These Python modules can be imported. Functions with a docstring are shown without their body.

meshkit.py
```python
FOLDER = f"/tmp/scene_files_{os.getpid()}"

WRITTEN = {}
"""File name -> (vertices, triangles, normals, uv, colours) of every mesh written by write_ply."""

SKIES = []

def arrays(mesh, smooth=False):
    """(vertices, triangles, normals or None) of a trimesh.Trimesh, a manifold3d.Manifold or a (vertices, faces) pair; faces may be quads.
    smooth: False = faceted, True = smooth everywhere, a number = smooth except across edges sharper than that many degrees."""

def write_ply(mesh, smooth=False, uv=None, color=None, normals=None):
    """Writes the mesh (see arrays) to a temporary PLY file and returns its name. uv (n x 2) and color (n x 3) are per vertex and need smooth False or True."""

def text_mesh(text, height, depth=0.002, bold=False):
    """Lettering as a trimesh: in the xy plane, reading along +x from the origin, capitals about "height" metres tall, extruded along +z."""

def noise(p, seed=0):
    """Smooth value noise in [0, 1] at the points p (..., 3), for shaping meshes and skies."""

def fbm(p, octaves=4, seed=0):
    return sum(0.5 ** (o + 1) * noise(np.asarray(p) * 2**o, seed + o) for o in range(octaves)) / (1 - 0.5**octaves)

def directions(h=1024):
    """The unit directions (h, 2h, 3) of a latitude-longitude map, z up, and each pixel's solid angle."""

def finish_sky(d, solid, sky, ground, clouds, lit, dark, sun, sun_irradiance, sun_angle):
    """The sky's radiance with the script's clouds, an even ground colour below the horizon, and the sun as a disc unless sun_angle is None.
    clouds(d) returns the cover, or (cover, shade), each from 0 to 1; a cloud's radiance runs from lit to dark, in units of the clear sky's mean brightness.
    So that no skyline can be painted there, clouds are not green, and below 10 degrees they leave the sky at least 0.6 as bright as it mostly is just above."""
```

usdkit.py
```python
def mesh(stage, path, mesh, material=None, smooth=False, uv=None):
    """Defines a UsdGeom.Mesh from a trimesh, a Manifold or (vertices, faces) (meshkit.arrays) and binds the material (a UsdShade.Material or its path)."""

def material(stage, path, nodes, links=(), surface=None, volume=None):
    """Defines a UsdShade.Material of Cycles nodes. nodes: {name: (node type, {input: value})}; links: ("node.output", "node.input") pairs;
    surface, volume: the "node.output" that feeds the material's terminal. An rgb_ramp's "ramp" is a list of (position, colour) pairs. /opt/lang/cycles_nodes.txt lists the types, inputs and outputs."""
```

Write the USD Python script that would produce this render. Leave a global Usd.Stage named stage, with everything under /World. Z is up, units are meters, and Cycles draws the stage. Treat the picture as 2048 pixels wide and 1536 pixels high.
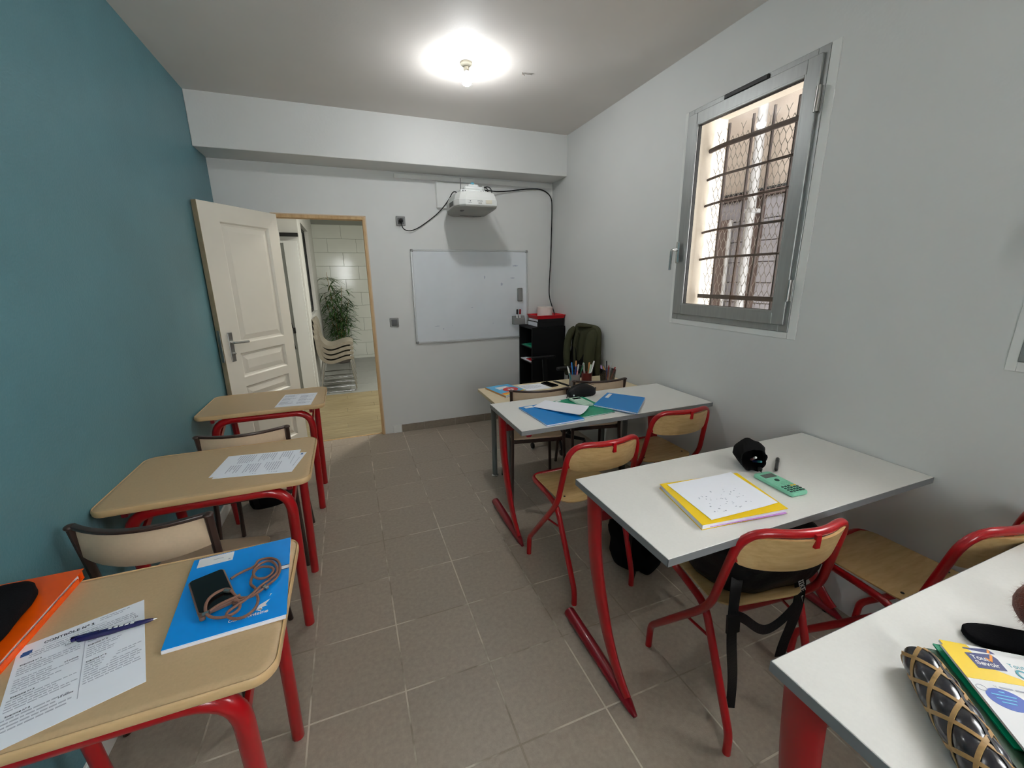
import math, random
import numpy as np, trimesh, usdkit, meshkit
from shapely.geometry import Polygon, box as sbox
from pxr import Usd, UsdGeom, UsdLux, UsdShade, Sdf, Gf, Vt

stage = Usd.Stage.CreateInMemory()
UsdGeom.SetStageUpAxis(stage, 'Z'); UsdGeom.SetStageMetersPerUnit(stage, 1.0)
UsdGeom.Xform.Define(stage, '/World')

# ------------------------------------------------------------------ camera
F_PX, YAW, PITCH, ROLL = 830.893, 0.3685, 0.2537, -0.0116
EYE = np.array([0.0, 0.0, 1.517])
fw = np.array([math.sin(YAW)*math.cos(PITCH), math.cos(YAW)*math.cos(PITCH), -math.sin(PITCH)])
r0 = np.array([math.cos(YAW), -math.sin(YAW), 0.0]); u0 = np.cross(r0, fw)
rt = math.cos(ROLL)*r0 + math.sin(ROLL)*u0; up = -math.sin(ROLL)*r0 + math.cos(ROLL)*u0
cam = UsdGeom.Camera.Define(stage, '/World/camera')
cam.AddTransformOp().Set(Gf.Matrix4d(*rt, 0, *up, 0, *(-fw), 0, *EYE, 1))
cam.CreateHorizontalApertureAttr(36.0); cam.CreateVerticalApertureAttr(27.0)
cam.CreateFocalLengthAttr(36.0*F_PX/2048); cam.CreateClippingRangeAttr((0.02, 200.0))
cam.CreateExposureAttr(0.86)

# ------------------------------------------------------------------ light
SKY = 2.8            # an overcast sky over the light well
BULB = 340.0         # radiance of the bare ceiling bulb
HALL = 38.0          # ceiling panel of the hall behind the doorway
dome = UsdLux.DomeLight.Define(stage, '/World/sky')
dome.CreateColorAttr(Gf.Vec3f(0.97, 0.98, 1.0)); dome.CreateIntensityAttr(SKY)
hall = UsdLux.RectLight.Define(stage, '/World/hall_light')
hall.AddTranslateOp().Set((1.15, 5.3, 2.66)); hall.CreateWidthAttr(0.45); hall.CreateHeightAttr(0.45)
hall.CreateColorAttr(Gf.Vec3f(1.0, 0.97, 0.88)); hall.CreateIntensityAttr(HALL)

# ------------------------------------------------------------------ small mesh library
rng = random.Random(7)
PI = math.pi
def lin(c):
    c = np.asarray(c, float)/255.0
    return tuple(np.where(c <= 0.04045, c/12.92, ((c+0.055)/1.055)**2.4))
def mesh_of(m):
    if isinstance(m, tuple): return np.asarray(m[0], float), np.asarray(m[1], int)
    return np.asarray(m.vertices, float), np.asarray(m.faces, int)
def join(*ms):
    V, F, n = [], [], 0
    for m in ms:
        v, f = mesh_of(m); V.append(v); F.append(f+n); n += len(v)
    return np.vstack(V), np.vstack(F)
def move(m, loc=(0,0,0), rz=0, rx=0, ry=0, s=1):
    v, f = mesh_of(m); v = v*s
    for ang, (a, b) in ((rx, (1, 2)), (ry, (2, 0)), (rz, (0, 1))):
        if ang:
            t = math.radians(ang); v = v.copy(); x, y = v[:, a].copy(), v[:, b].copy()
            v[:, a] = x*math.cos(t)-y*math.sin(t); v[:, b] = x*math.sin(t)+y*math.cos(t)
    return v+np.asarray(loc, float), f
def warp(m, fn):
    v, f = mesh_of(m); return fn(v), f
def hull(pts):
    h = trimesh.convex.convex_hull(np.asarray(pts, float)); return np.array(h.vertices), np.array(h.faces)
def box(lo, hi, b=0.0):
    lo, hi = np.minimum(lo, hi).astype(float), np.maximum(lo, hi).astype(float)
    b = min(b, 0.49*float((hi-lo).min()))
    if b <= 0: return hull([(x, y, z) for x in (lo[0], hi[0]) for y in (lo[1], hi[1]) for z in (lo[2], hi[2])])
    P = []
    for sx in (0, 1):
        for sy in (0, 1):
            for sz in (0, 1):
                c = np.array([(lo, hi)[sx][0], (lo, hi)[sy][1], (lo, hi)[sz][2]]); d = np.array([b*(1-2*sx), b*(1-2*sy), b*(1-2*sz)])
                for k in range(3):
                    e = d.copy(); e[k] = 0; P.append(c+e)
    return hull(P)
def loft(rings, cap=True, closed=True):
    R = np.asarray(rings, float); m, n = R.shape[:2]; v = R.reshape(-1, 3); F = []
    j = np.arange(n if closed else n-1); k = (j+1) % n
    for i in range(m-1):
        a, b, c, d = i*n+j, i*n+k, (i+1)*n+k, (i+1)*n+j
        F += [np.stack([a, b, c], 1), np.stack([a, c, d], 1)]
    if cap and closed:
        v = np.vstack([v, R[0].mean(0), R[-1].mean(0)])
        F += [np.stack([k, j, np.full(n, m*n)], 1), np.stack([(m-1)*n+j, (m-1)*n+k, np.full(n, m*n+1)], 1)]
    return v, np.vstack(F)
def fillet(P, r, k=5):
    P = [np.asarray(p, float) for p in P]; out = [P[0]]
    rs = r if isinstance(r, (list, tuple)) else [r]*len(P)
    for i in range(1, len(P)-1):
        a, b = P[i-1]-P[i], P[i+1]-P[i]; la, lb = np.linalg.norm(a), np.linalg.norm(b)
        d = min(rs[i], 0.49*la, 0.49*lb)
        if d < 1e-5: out.append(P[i]); continue
        s, e = P[i]+a/la*d, P[i]+b/lb*d
        for t in np.linspace(0, 1, k+1): out.append((1-t)**2*s+2*t*(1-t)*P[i]+t*t*e)
    out.append(P[-1]); return np.array(out)
def spline(P, n=40):
    from scipy.interpolate import CubicSpline
    P = np.asarray(P, float); t = np.r_[0, np.cumsum(np.linalg.norm(np.diff(P, axis=0), axis=1))]
    return CubicSpline(t, P)(np.linspace(0, t[-1], n))
def sweep(P, sec, ref=None, cap=True, scale=None):
    """SEC (n x 2): first axis along REF (kept square to the path), second across it."""
    P = np.asarray(P, float); T = np.gradient(P, axis=0); T /= np.linalg.norm(T, axis=1, keepdims=True)+1e-12
    A = np.zeros_like(P)
    if ref is None:
        a = np.cross(T[0], (0, 0, 1.0) if abs(T[0][2]) < .9 else (1.0, 0, 0))
        for i in range(len(P)):
            a = a-T[i]*(a@T[i]); a = a/(np.linalg.norm(a)+1e-12); A[i] = a
    else:
        ref = np.broadcast_to(np.asarray(ref, float), P.shape)
        A = ref-T*(ref*T).sum(1, keepdims=True); A /= np.linalg.norm(A, axis=1, keepdims=True)+1e-12
    B = np.cross(T, A); sc = np.ones(len(P)) if scale is None else np.asarray(scale, float)
    sec = np.asarray(sec, float)
    rings = P[:, None]+sc[:, None, None]*(sec[None, :, :1]*A[:, None]+sec[None, :, 1:]*B[:, None])
    return loft(rings, cap)
def circ(r, n=10, r2=None):
    t = np.arange(n)*2*PI/n; return np.stack([r*np.cos(t), (r if r2 is None else r2)*np.sin(t)], 1)
def tube(P, r, n=10, fil=0, ref=None, r2=None, scale=None, k=5):
    if fil: P = fillet(P, fil, k)
    return sweep(P, circ(r, n, r2), ref, True, scale)
def rsec(w, t, r=None):
    r = min(w, t)*.25 if r is None else r
    return rrect(w, t, r, 2)
def rrect(w, h, r, k=4):
    out = []
    for cx, cy, a0 in ((w/2-r, h/2-r, 0), (-w/2+r, h/2-r, 90), (-w/2+r, -h/2+r, 180), (w/2-r, -h/2+r, 270)):
        for t in np.linspace(a0, a0+90, k+1): out.append((cx+r*math.cos(math.radians(t)), cy+r*math.sin(math.radians(t))))
    return np.array(out)
def slab(w, h, r, prof, k=5, loc=(0, 0, 0)):
    """Rounded rectangle; PROF: (inset, z) up the side."""
    rings = []
    for d, z in prof:
        p = rrect(w-2*d, h-2*d, max(r-d, 1e-4), k); rings.append(np.c_[p, np.full(len(p), z)])
    return move(loft(rings), loc)
def plate(w, h, r, z0, z1, b=.001, k=4, loc=(0, 0, 0)):
    return slab(w, h, r, [(b, z0), (0, z0+b), (0, z1-b), (b, z1)], k, loc)
def lathe(prof, n=20, cap=True):
    t = np.arange(n)*2*PI/n
    return loft([[(r*math.cos(a), r*math.sin(a), z) for a in t] for r, z in prof], cap)
def ball(c, r, n=8):
    m = trimesh.creation.icosphere(2, 1.0); return np.array(m.vertices)*np.asarray(r)*np.ones(3)+np.asarray(c), np.array(m.faces)
def extr(poly, z0, z1):
    m = trimesh.creation.extrude_polygon(poly, z1-z0, engine='earcut'); m.apply_translation((0, 0, z0)); return mesh_of(m)
def quad(c4, z, th, fn=None, nx=10, ny=10):
    """A sheet over four corners (x, y), bilinear, FN(s, t) its lift; TH its thickness."""
    c4 = np.asarray(c4, float); s, t = np.meshgrid(np.linspace(0, 1, nx+1), np.linspace(0, 1, ny+1))
    xy = ((1-s)*(1-t))[..., None]*c4[0]+(s*(1-t))[..., None]*c4[1]+(s*t)[..., None]*c4[2]+((1-s)*t)[..., None]*c4[3]
    zz = np.full(s.shape, float(z)) + (0 if fn is None else fn(s, t))
    top = np.dstack([xy, zz+th]).reshape(-1, 3); bot = np.dstack([xy, zz]).reshape(-1, 3); n = len(top); w = nx+1
    i, j = np.meshgrid(np.arange(ny), np.arange(nx), indexing='ij'); a = (i*w+j).ravel(); b, c, d = a+1, a+w+1, a+w
    area = np.cross(c4[1]-c4[0], c4[3]-c4[0]); up_ = [np.stack([a, b, c], 1), np.stack([a, c, d], 1)]
    F = [f if area > 0 else f[:, ::-1] for f in up_]; F += [f[:, ::-1]+n for f in F]
    rim = np.r_[np.arange(w), w*np.arange(1, ny+1)+nx, (ny*w+np.arange(nx))[::-1], (w*np.arange(1, ny))[::-1]]
    r2 = np.roll(rim, -1); f1, f2 = np.stack([rim+n, r2+n, r2], 1), np.stack([rim+n, r2, rim], 1)
    F += [f1, f2] if area > 0 else [f1[:, ::-1], f2[:, ::-1]]
    return np.vstack([top, bot]), np.vstack(F)
def text(s, h, loc=(0, 0, 0), rz=0, depth=.0003, bold=False, rx=0):
    return move(meshkit.text_mesh(s, h, depth, bold), loc, rz, rx)

# ------------------------------------------------------------------ prims
taken = {}
def numbered(path):
    k = taken.get(path, 0); taken[path] = k+1
    return path if k == 0 else f'{path}_{k:03d}'
def tag(p, label=None, cat=None, group=None, kind=None):
    for k, v in (('label', label), ('category', cat), ('group', group), ('kind', kind)):
        if v: p.SetCustomDataByKey(k, v)
    return p
class Thing:
    """An Xform at the thing's base. world=True: its parts are given in world coordinates."""
    def __init__(s, name, label=None, cat=None, loc=(0, 0, 0), rz=0, group=None, kind=None, world=False):
        s.path = numbered('/World/'+name); x = UsdGeom.Xform.Define(stage, s.path)
        x.AddTranslateOp().Set(tuple(map(float, loc)))
        x.AddRotateZOp().Set(float(rz))
        s.prim, s.loc, s.world, s.x = x.GetPrim(), np.asarray(loc, float), world, x
        tag(s.prim, label, cat, group, kind)
    def part(s, name, mesh, mat, label=None, smooth=35, kind=None, under=None):
        v, f = mesh_of(mesh)
        if s.world: v = v-s.loc
        path = numbered((under or s.path)+'/'+name)
        p = usdkit.mesh(stage, path, (v, f), M[mat], smooth=smooth).GetPrim(); tag(p, label, kind=kind)
        return path
def single(name, mesh, mat, label=None, cat=None, group=None, kind=None, smooth=35):
    p = usdkit.mesh(stage, numbered('/World/'+name), mesh_of(mesh), M[mat], smooth=smooth).GetPrim()
    return tag(p, label, cat, group, kind)
def copy_of(t, name, label, loc, rz=0, group=None):
    was = t.prim.GetCustomData()
    x = UsdGeom.Xform.Define(stage, numbered('/World/'+name))
    x.AddTranslateOp().Set(tuple(map(float, loc)))
    x.AddRotateZOp().Set(float(rz))
    p = x.GetPrim(); p.GetReferences().AddInternalReference(t.path); p.SetInstanceable(True)
    return tag(p, label, was['category'], group or was.get('group'))

# ------------------------------------------------------------------ materials
M = {}
def mat(name, col, rough=.5, metal=0, spec=.5, coat=0, vary=0, vscale=12, col2=None, stretch=(1, 1, 1), bump=0, bscale=150, sheen=0, detail=4, trans=0, emit=0, per=0, ramp=None, dist=.002):
    nodes = {'p': ('principled_bsdf', {'base_color': lin(col), 'roughness': rough, 'metallic': metal, 'specular_ior_level': spec, 'coat_weight': coat, 'sheen_weight': sheen, 'transmission_weight': trans})}
    links = []
    if emit: nodes['p'][1].update(emission_color=lin(col), emission_strength=emit)
    if vary or col2 is not None or bump or per:
        nodes['tc'] = ('texture_coordinate', {})
        nodes['mp'] = ('mapping', {'mapping_type': 'point', 'scale': stretch}); links.append(('tc.object', 'mp.vector'))
    if vary or col2 is not None:
        c1, c2 = (np.array(lin(col))*(1-vary), np.minimum(np.array(lin(col))*(1+vary), 1)) if col2 is None else (np.array(lin(col)), np.array(lin(col2)))
        nodes['n'] = ('noise_texture', {'scale': vscale, 'detail': detail, 'roughness': .6})
        nodes['r'] = ('rgb_ramp', {'ramp': ramp and [(a, tuple(c1*(1-t)+c2*t)) for a, t in ramp] or [(.3, tuple(c1)), (.7, tuple(c2))]})
        links += [('mp.vector', 'n.vector'), ('n.fac', 'r.fac')]
        last = 'r.color'
        if per:
            nodes['oi'] = ('object_info', {}); nodes['mr'] = ('map_range', {'from_min': 0.0, 'from_max': 1.0, 'to_min': 1-per, 'to_max': 1+per})
            nodes['cm'] = ('vector_math', {'math_type': 'scale'})
            links += [('oi.random', 'mr.value'), (last, 'cm.vector1'), ('mr.result', 'cm.scale')]; last = 'cm.vector'
        links.append((last, 'p.base_color'))
    if bump:
        nodes['bn'] = ('noise_texture', {'scale': bscale, 'detail': 3.0}); nodes['b'] = ('bump', {'strength': bump, 'distance': dist})
        links += [('mp.vector', 'bn.vector'), ('bn.fac', 'b.height'), ('b.normal', 'p.normal')]
    M[name] = usdkit.material(stage, '/World/Looks/'+name, nodes, links, surface='p.BSDF')
mat('white_paint', (226, 226, 222), .55, bump=.25, bscale=90)
mat('wall_paint', (216, 216, 213), .55, vary=.015, vscale=2, bump=.3, bscale=70)
mat('ceiling_paint', (222, 216, 210), .7, vary=.02, vscale=2, bump=.2, bscale=80)
mat('blue_paint', (88, 133, 142), .42, vary=.05, vscale=3, bump=.5, bscale=110, spec=.45)
mat('floor_tile', (164, 151, 136), .40, vary=.10, vscale=55, bump=.25, bscale=240, per=.04, spec=.5)
mat('skirting_tile', (138, 126, 111), .45, vary=.08, vscale=50, per=.04)
mat('grout', (208, 198, 182), .8, col2=(150, 139, 124), vscale=3.4, ramp=[(.3, 0), (.44, 0), (.56, 1), (.8, 1)])
mat('wood_plank', (166, 152, 118), .5, col2=(132, 118, 86), vscale=5, stretch=(.6, 9, 9), per=.05)
mat('pine', (214, 180, 132), .55, col2=(186, 146, 98), vscale=5, stretch=(6, 6, .6))
mat('door_paint', (224, 218, 204), .38, vary=.01, bump=.1, bscale=60)
mat('leaf_edge', (176, 156, 124), .6, vary=.1, vscale=20)
mat('steel', (190, 190, 188), .22, 1)
mat('brushed_steel', (170, 168, 164), .36, 1)
mat('aluminium', (158, 160, 158), .42, .55, vary=.06, vscale=14, stretch=(4, 4, .6))
mat('black_slot', (14, 14, 14), .5)
mat('rust_bar', (94, 78, 70), .7, col2=(70, 62, 60), vscale=9, bump=.4, bscale=60)
mat('mesh_wire', (140, 132, 122), .6, .3)
mat('facade', (136, 124, 112), .85, vary=.04, vscale=1.5)
mat('facade_grey', (108, 104, 106), .7, vary=.06, vscale=4)
mat('facade_brown', (78, 62, 56), .7, vary=.1, vscale=5)
mat('reveal_plaster', (196, 186, 170), .8, bump=.4, bscale=40)
mat('inner_pipe', (150, 148, 146), .5)
mat('pale_pipe', (128, 126, 124), .5)
mat('white_gloss', (232, 234, 232), .22)
mat('wall_tile', (230, 234, 226), .13, vary=.012, vscale=6, per=.012, spec=.6)
mat('tile_joint', (160, 163, 155), .8)
mat('grey_tile', (150, 152, 148), .35, vary=.05, vscale=18, per=.03)
mat('black_metal', (18, 18, 19), .45)
mat('black_plastic', (14, 14, 15), .5, spec=.35, bump=.15, bscale=300)
mat('black_board', (9, 9, 10), .55, spec=.25, vary=.08, vscale=8)
mat('pane_dark', (92, 98, 96), .08)
mat('slot_glass', (150, 154, 150), .2)
mat('red_paint', (176, 8, 20), .30, spec=.5, coat=.4, vary=.06, vscale=5)
mat('dark_red_paint', (132, 8, 26), .36, spec=.5, coat=.2, vary=.10, vscale=7)
mat('brown_paint', (58, 40, 34), .35, coat=.2)
mat('desk_top', (198, 168, 128), .42, vary=.045, vscale=160, detail=6)
mat('desk_edge', (212, 178, 130), .38, vary=.03, vscale=18)
mat('cream_laminate', (214, 190, 160), .4, vary=.03, vscale=90)
mat('plywood', (220, 188, 132), .38, col2=(198, 160, 104), vscale=7, stretch=(1.2, 7, 9), coat=.15)
mat('grey_top', (228, 226, 220), .36, vary=.02, vscale=160)
mat('grey_edge', (132, 134, 136), .45)
mat('teacher_top', (224, 206, 170), .4, vary=.025, vscale=30)
mat('grey_paint', (112, 118, 116), .4)
mat('paper', (243, 245, 252), .7, vary=.012, vscale=10)
mat('ink', (70, 72, 86), .8)
mat('pale_ink', (184, 186, 198), .8)
mat('blue_ink', (40, 88, 150), .8)
mat('bright_blue', (0, 152, 244), .22, coat=.4, vary=.05, vscale=9)
mat('folder_blue', (0, 134, 212), .38, bump=.3, bscale=400)
mat('folder_green', (0, 150, 110), .35, vary=.03)
mat('folder_yellow', (250, 210, 0), .38, vary=.02)
mat('folder_orange', (250, 92, 0), .35, vary=.03, vscale=30)
mat('folder_red', (206, 20, 32), .35)
mat('dark_red_card', (110, 22, 34), .5)
mat('dark_green_card', (40, 74, 52), .5)
mat('purple_card', (196, 140, 210), .5)
mat('mint', (132, 205, 172), .4)
mat('pale_mint', (196, 222, 204), .4)
mat('dark_green_key', (22, 62, 54), .5)
mat('yellow_key', (238, 190, 50), .5)
mat('lcd', (92, 100, 92), .2)
mat('screen_black', (6, 6, 8), .08)
mat('phone_case', (120, 88, 74), .4)
mat('cord_brown', (130, 92, 76), .8, vary=.12, vscale=300)
mat('navy_pen', (22, 16, 78), .25, coat=.5)
mat('black_cloth', (10, 10, 11), .9, spec=.2, bump=.5, bscale=320, vary=.2, vscale=12)
mat('black_felt', (20, 20, 22), .95, spec=.1, bump=.6, bscale=260)
mat('black_nylon', (13, 13, 16), .5, spec=.35, bump=.5, bscale=120, vary=.15, vscale=14)
mat('white_print', (236, 236, 236), .6)
mat('khaki', (66, 66, 46), .9, spec=.2, vary=.12, vscale=10, bump=.4, bscale=180)
mat('projector_grey', (206, 207, 203), .4)
mat('projector_dark', (158, 158, 152), .45)
mat('grey_print', (110, 112, 116), .6)
mat('label_beige', (196, 190, 172), .6)
mat('blue_knob', (98, 172, 196), .5)
mat('dark_vent', (96, 96, 94), .7)
mat('outlet_grey', (138, 138, 136), .45)
mat('outlet_dark', (96, 97, 97), .45)
mat('frame_silver', (206, 208, 208), .35, .4)
mat('whiteboard', (222, 226, 230), .12, vary=.03, vscale=4, spec=.6)
mat('smudge', (176, 182, 196), .3)
mat('tissue', (226, 214, 206), .9)
mat('leaf', (62, 96, 50), .5, vary=.4, vscale=18)
mat('stem', (150, 128, 80), .7, vary=.2)
mat('pot', (90, 84, 78), .7)
mat('beige_shell', (146, 139, 125), .45, vary=.02)
mat('fur', (128, 58, 38), .9, sheen=.4, vary=.35, vscale=80, bump=.8, bscale=160)
mat('quilted', (26, 28, 38), .25, coat=.5, vary=.3, vscale=20)
mat('gold_braid', (176, 138, 84), .55, vary=.15, vscale=90)
mat('label_navy', (50, 60, 120), .45)
mat('teal_print', (70, 160, 176), .5)
mat('oval_blue', (36, 86, 186), .45)
mat('orange_print', (240, 150, 40), .5)
mat('sky_print', (80, 176, 224), .4)
mat('red_print', (214, 44, 48), .45)
mat('kraft', (210, 150, 90), .6)
for nm, c in dict(pen_teal=(40, 130, 140), pen_white=(226, 226, 224), pen_blue=(40, 60, 150), pen_pink=(226, 150, 160), pen_green=(30, 110, 70), pen_red=(160, 30, 36), pen_grey=(170, 172, 172), pen_black=(20, 20, 22), pen_orange=(212, 140, 80)).items(): mat(nm, c, .35)
mat('plastic_cup', (120, 118, 120), .25); mat('maroon_cup', (92, 26, 24), .3)
mat('bulb', (250, 253, 255), .5, emit=BULB)
M['pane'] = usdkit.material(stage, '/World/Looks/pane', {'t': ('transparent_bsdf', {'color': (.94, .95, .94)}), 'g': ('glossy_bsdf', {'color': (1, 1, 1), 'roughness': .02}), 'f': ('fresnel', {'IOR': 1.5}), 'm': ('mix_closure', {})},
    [('f.fac', 'm.fac'), ('t.BSDF', 'm.closure1'), ('g.BSDF', 'm.closure2')], surface='m.closure')
M['clear_plastic'] = usdkit.material(stage, '/World/Looks/clear_plastic', {'t': ('transparent_bsdf', {'color': (.82, .80, .80)}), 'g': ('glossy_bsdf', {'color': (1, 1, 1), 'roughness': .1}), 'f': ('fresnel', {'IOR': 1.5}), 'm': ('mix_closure', {})},
    [('f.fac', 'm.fac'), ('t.BSDF', 'm.closure1'), ('g.BSDF', 'm.closure2')], surface='m.closure')

# ------------------------------------------------------------------ the room
XL, YW, YB, ZB, ZC = -0.897, 4.104, 3.796, 2.42, 2.768     # left wall, back wall, beam face, beam underside, ceiling
Y0 = -1.55                                                  # the wall behind the camera
def xw(y): return 2.049-0.0205*(YW-y)                       # the window wall is a touch out of square
def on_wall(m):                                             # local x = metres out of the window wall (minus: into the room)
    return warp(m, lambda v: np.c_[v[:, 0]+xw(v[:, 1]), v[:, 1:]])
def S(name, label=None): return Thing(name, label, kind='structure')

# floor: every tile a piece, the joints between them filled
T, GX, GY = 0.3333, 0.0566, 0.9672
fl = S('floor', 'grey-brown stoneware tiled floor with pale cement joints')
fl.part('joint_filling', box((XL-.02, Y0-.05, -.06), (2.08, YW+.04, -.0006)), 'grout')
far = []
for j in range(-8, 11):
    for i in range(-3, 7):
        x0, x1 = max(GX+i*T+.0024, XL), min(GX+(i+1)*T-.0024, xw(GY+j*T)+.01)
        y0, y1 = max(GY+j*T+.0024, Y0), min(GY+(j+1)*T-.0024, YW+.03)
        if x1-x0 < .02 or y1-y0 < .02: continue
        t = box((x0, y0, -.012), (x1, y1, 0), .0012)
        if j >= -3: fl.part('tile', t, 'floor_tile', smooth=False)
        else: far.append(t)
fl.part('tile_field', join(*far), 'floor_tile', kind='stuff', smooth=False)
ce = S('ceiling', 'matt white painted plaster ceiling')
ce.part('plaster', box((XL-.1, Y0-.1, ZC), (2.2, YW+.08, ZC+.1)), 'ceiling_paint')
# a small hook with a wire end left in the plaster
hk = S('trim_1', 'white downstand beam across the whiteboard wall')
hk.part('beam', box((XL, YB, ZB), (xw(YW)+.01, YW+.02, ZC+.02), .003), 'wall_paint')
wl = S('wall_left', 'satin petrol blue painted wall')
wl.part('plaster', box((XL-.12, Y0-.1, -.05), (XL, YW+.08, ZC+.05)), 'blue_paint', smooth=False)
bl = S('baseboard_left', 'white painted baseboard under the blue wall')
bl.part('board', box((XL, Y0, 0), (XL+.012, 3.2, .082), .003), 'white_paint')
# back wall with the doorway
DX0, DX1, DZ = -0.49, 0.215, 2.036
wb = S('wall_back', 'white painted wall with the doorway and the whiteboard')
P = sbox(-1.42, -.05, 2.12, ZC+.05).difference(sbox(DX0-.03, -.1, DX1, DZ))
wb.part('plaster', warp(extr(P, 0, .08), lambda v: np.c_[v[:, 0], YW+v[:, 2], v[:, 1]]), 'wall_paint', smooth=False)
bb = S('baseboard_back', 'grey-brown tile skirting along the whiteboard wall')
xs = [.385, .613, .934, 1.260, 1.592, 1.925, 2.05]
bb.part('plaster_end', box((.30, YW-.010, 0), (.38, YW, .078), .002), 'white_paint', label='white plaster patch at the door end')
for a, b in zip(xs[:-1], xs[1:]): bb.part('tile', box((a+.0015, YW-.009, .001), (b-.0015, YW, .078), .0012), 'skirting_tile')
bb.part('joint_filling', box((.384, YW-.007, 0), (2.05, YW, .0765)), 'grout')
fr = S('wall_front', 'white wall behind the camera')
WF = [-.32, .5, 1.235, 2.446]
P = sbox(XL-.1, -.05, 2.2, ZC+.05).difference(sbox(WF[0], WF[2], WF[1], WF[3]))
fr.part('plaster', warp(extr(P, 0, .25), lambda v: np.c_[v[:, 0], Y0-v[:, 2], v[:, 1]]), 'wall_paint', smooth=False)
# window wall: two openings, 30 cm deep
WIN = [(1.405, 2.218), (-.185, .628)]; WZ0, WZ1 = 1.235, 2.446
wr = S('wall_right', 'white painted outside wall with the barred windows')
P = sbox(Y0-.1, -.05, YW+.08, ZC+.05)
for a, b in WIN: P = P.difference(sbox(a+.004, WZ0+.004, b-.004, WZ1-.004))
def ring(y0, y1, z0, z1, w, x0, x1, b=.003, ws=None):
    l, r, bo, to = ws or (w, w, w, w)
    return join(box((x0, y0, z0), (x1, y0+l, z1), b), box((x0, y1-r, z0), (x1, y1, z1), b), box((x0, y0+l, z0), (x1, y1-r, z0+bo), b), box((x0, y0+l, z1-to), (x1, y1-r, z1), b))
wr.part('plaster', on_wall(warp(extr(P, 0, .30), lambda v: np.c_[v[:, 2], v[:, 0], v[:, 1]])), 'wall_paint', smooth=False)
for a, b in WIN: wr.part('reveal', on_wall(ring(a+.003, b-.003, WZ0+.003, WZ1-.003, .003, .052, .301, .0005)), 'reveal_plaster', label='rough cream plaster of the window reveal', smooth=False)

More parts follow.
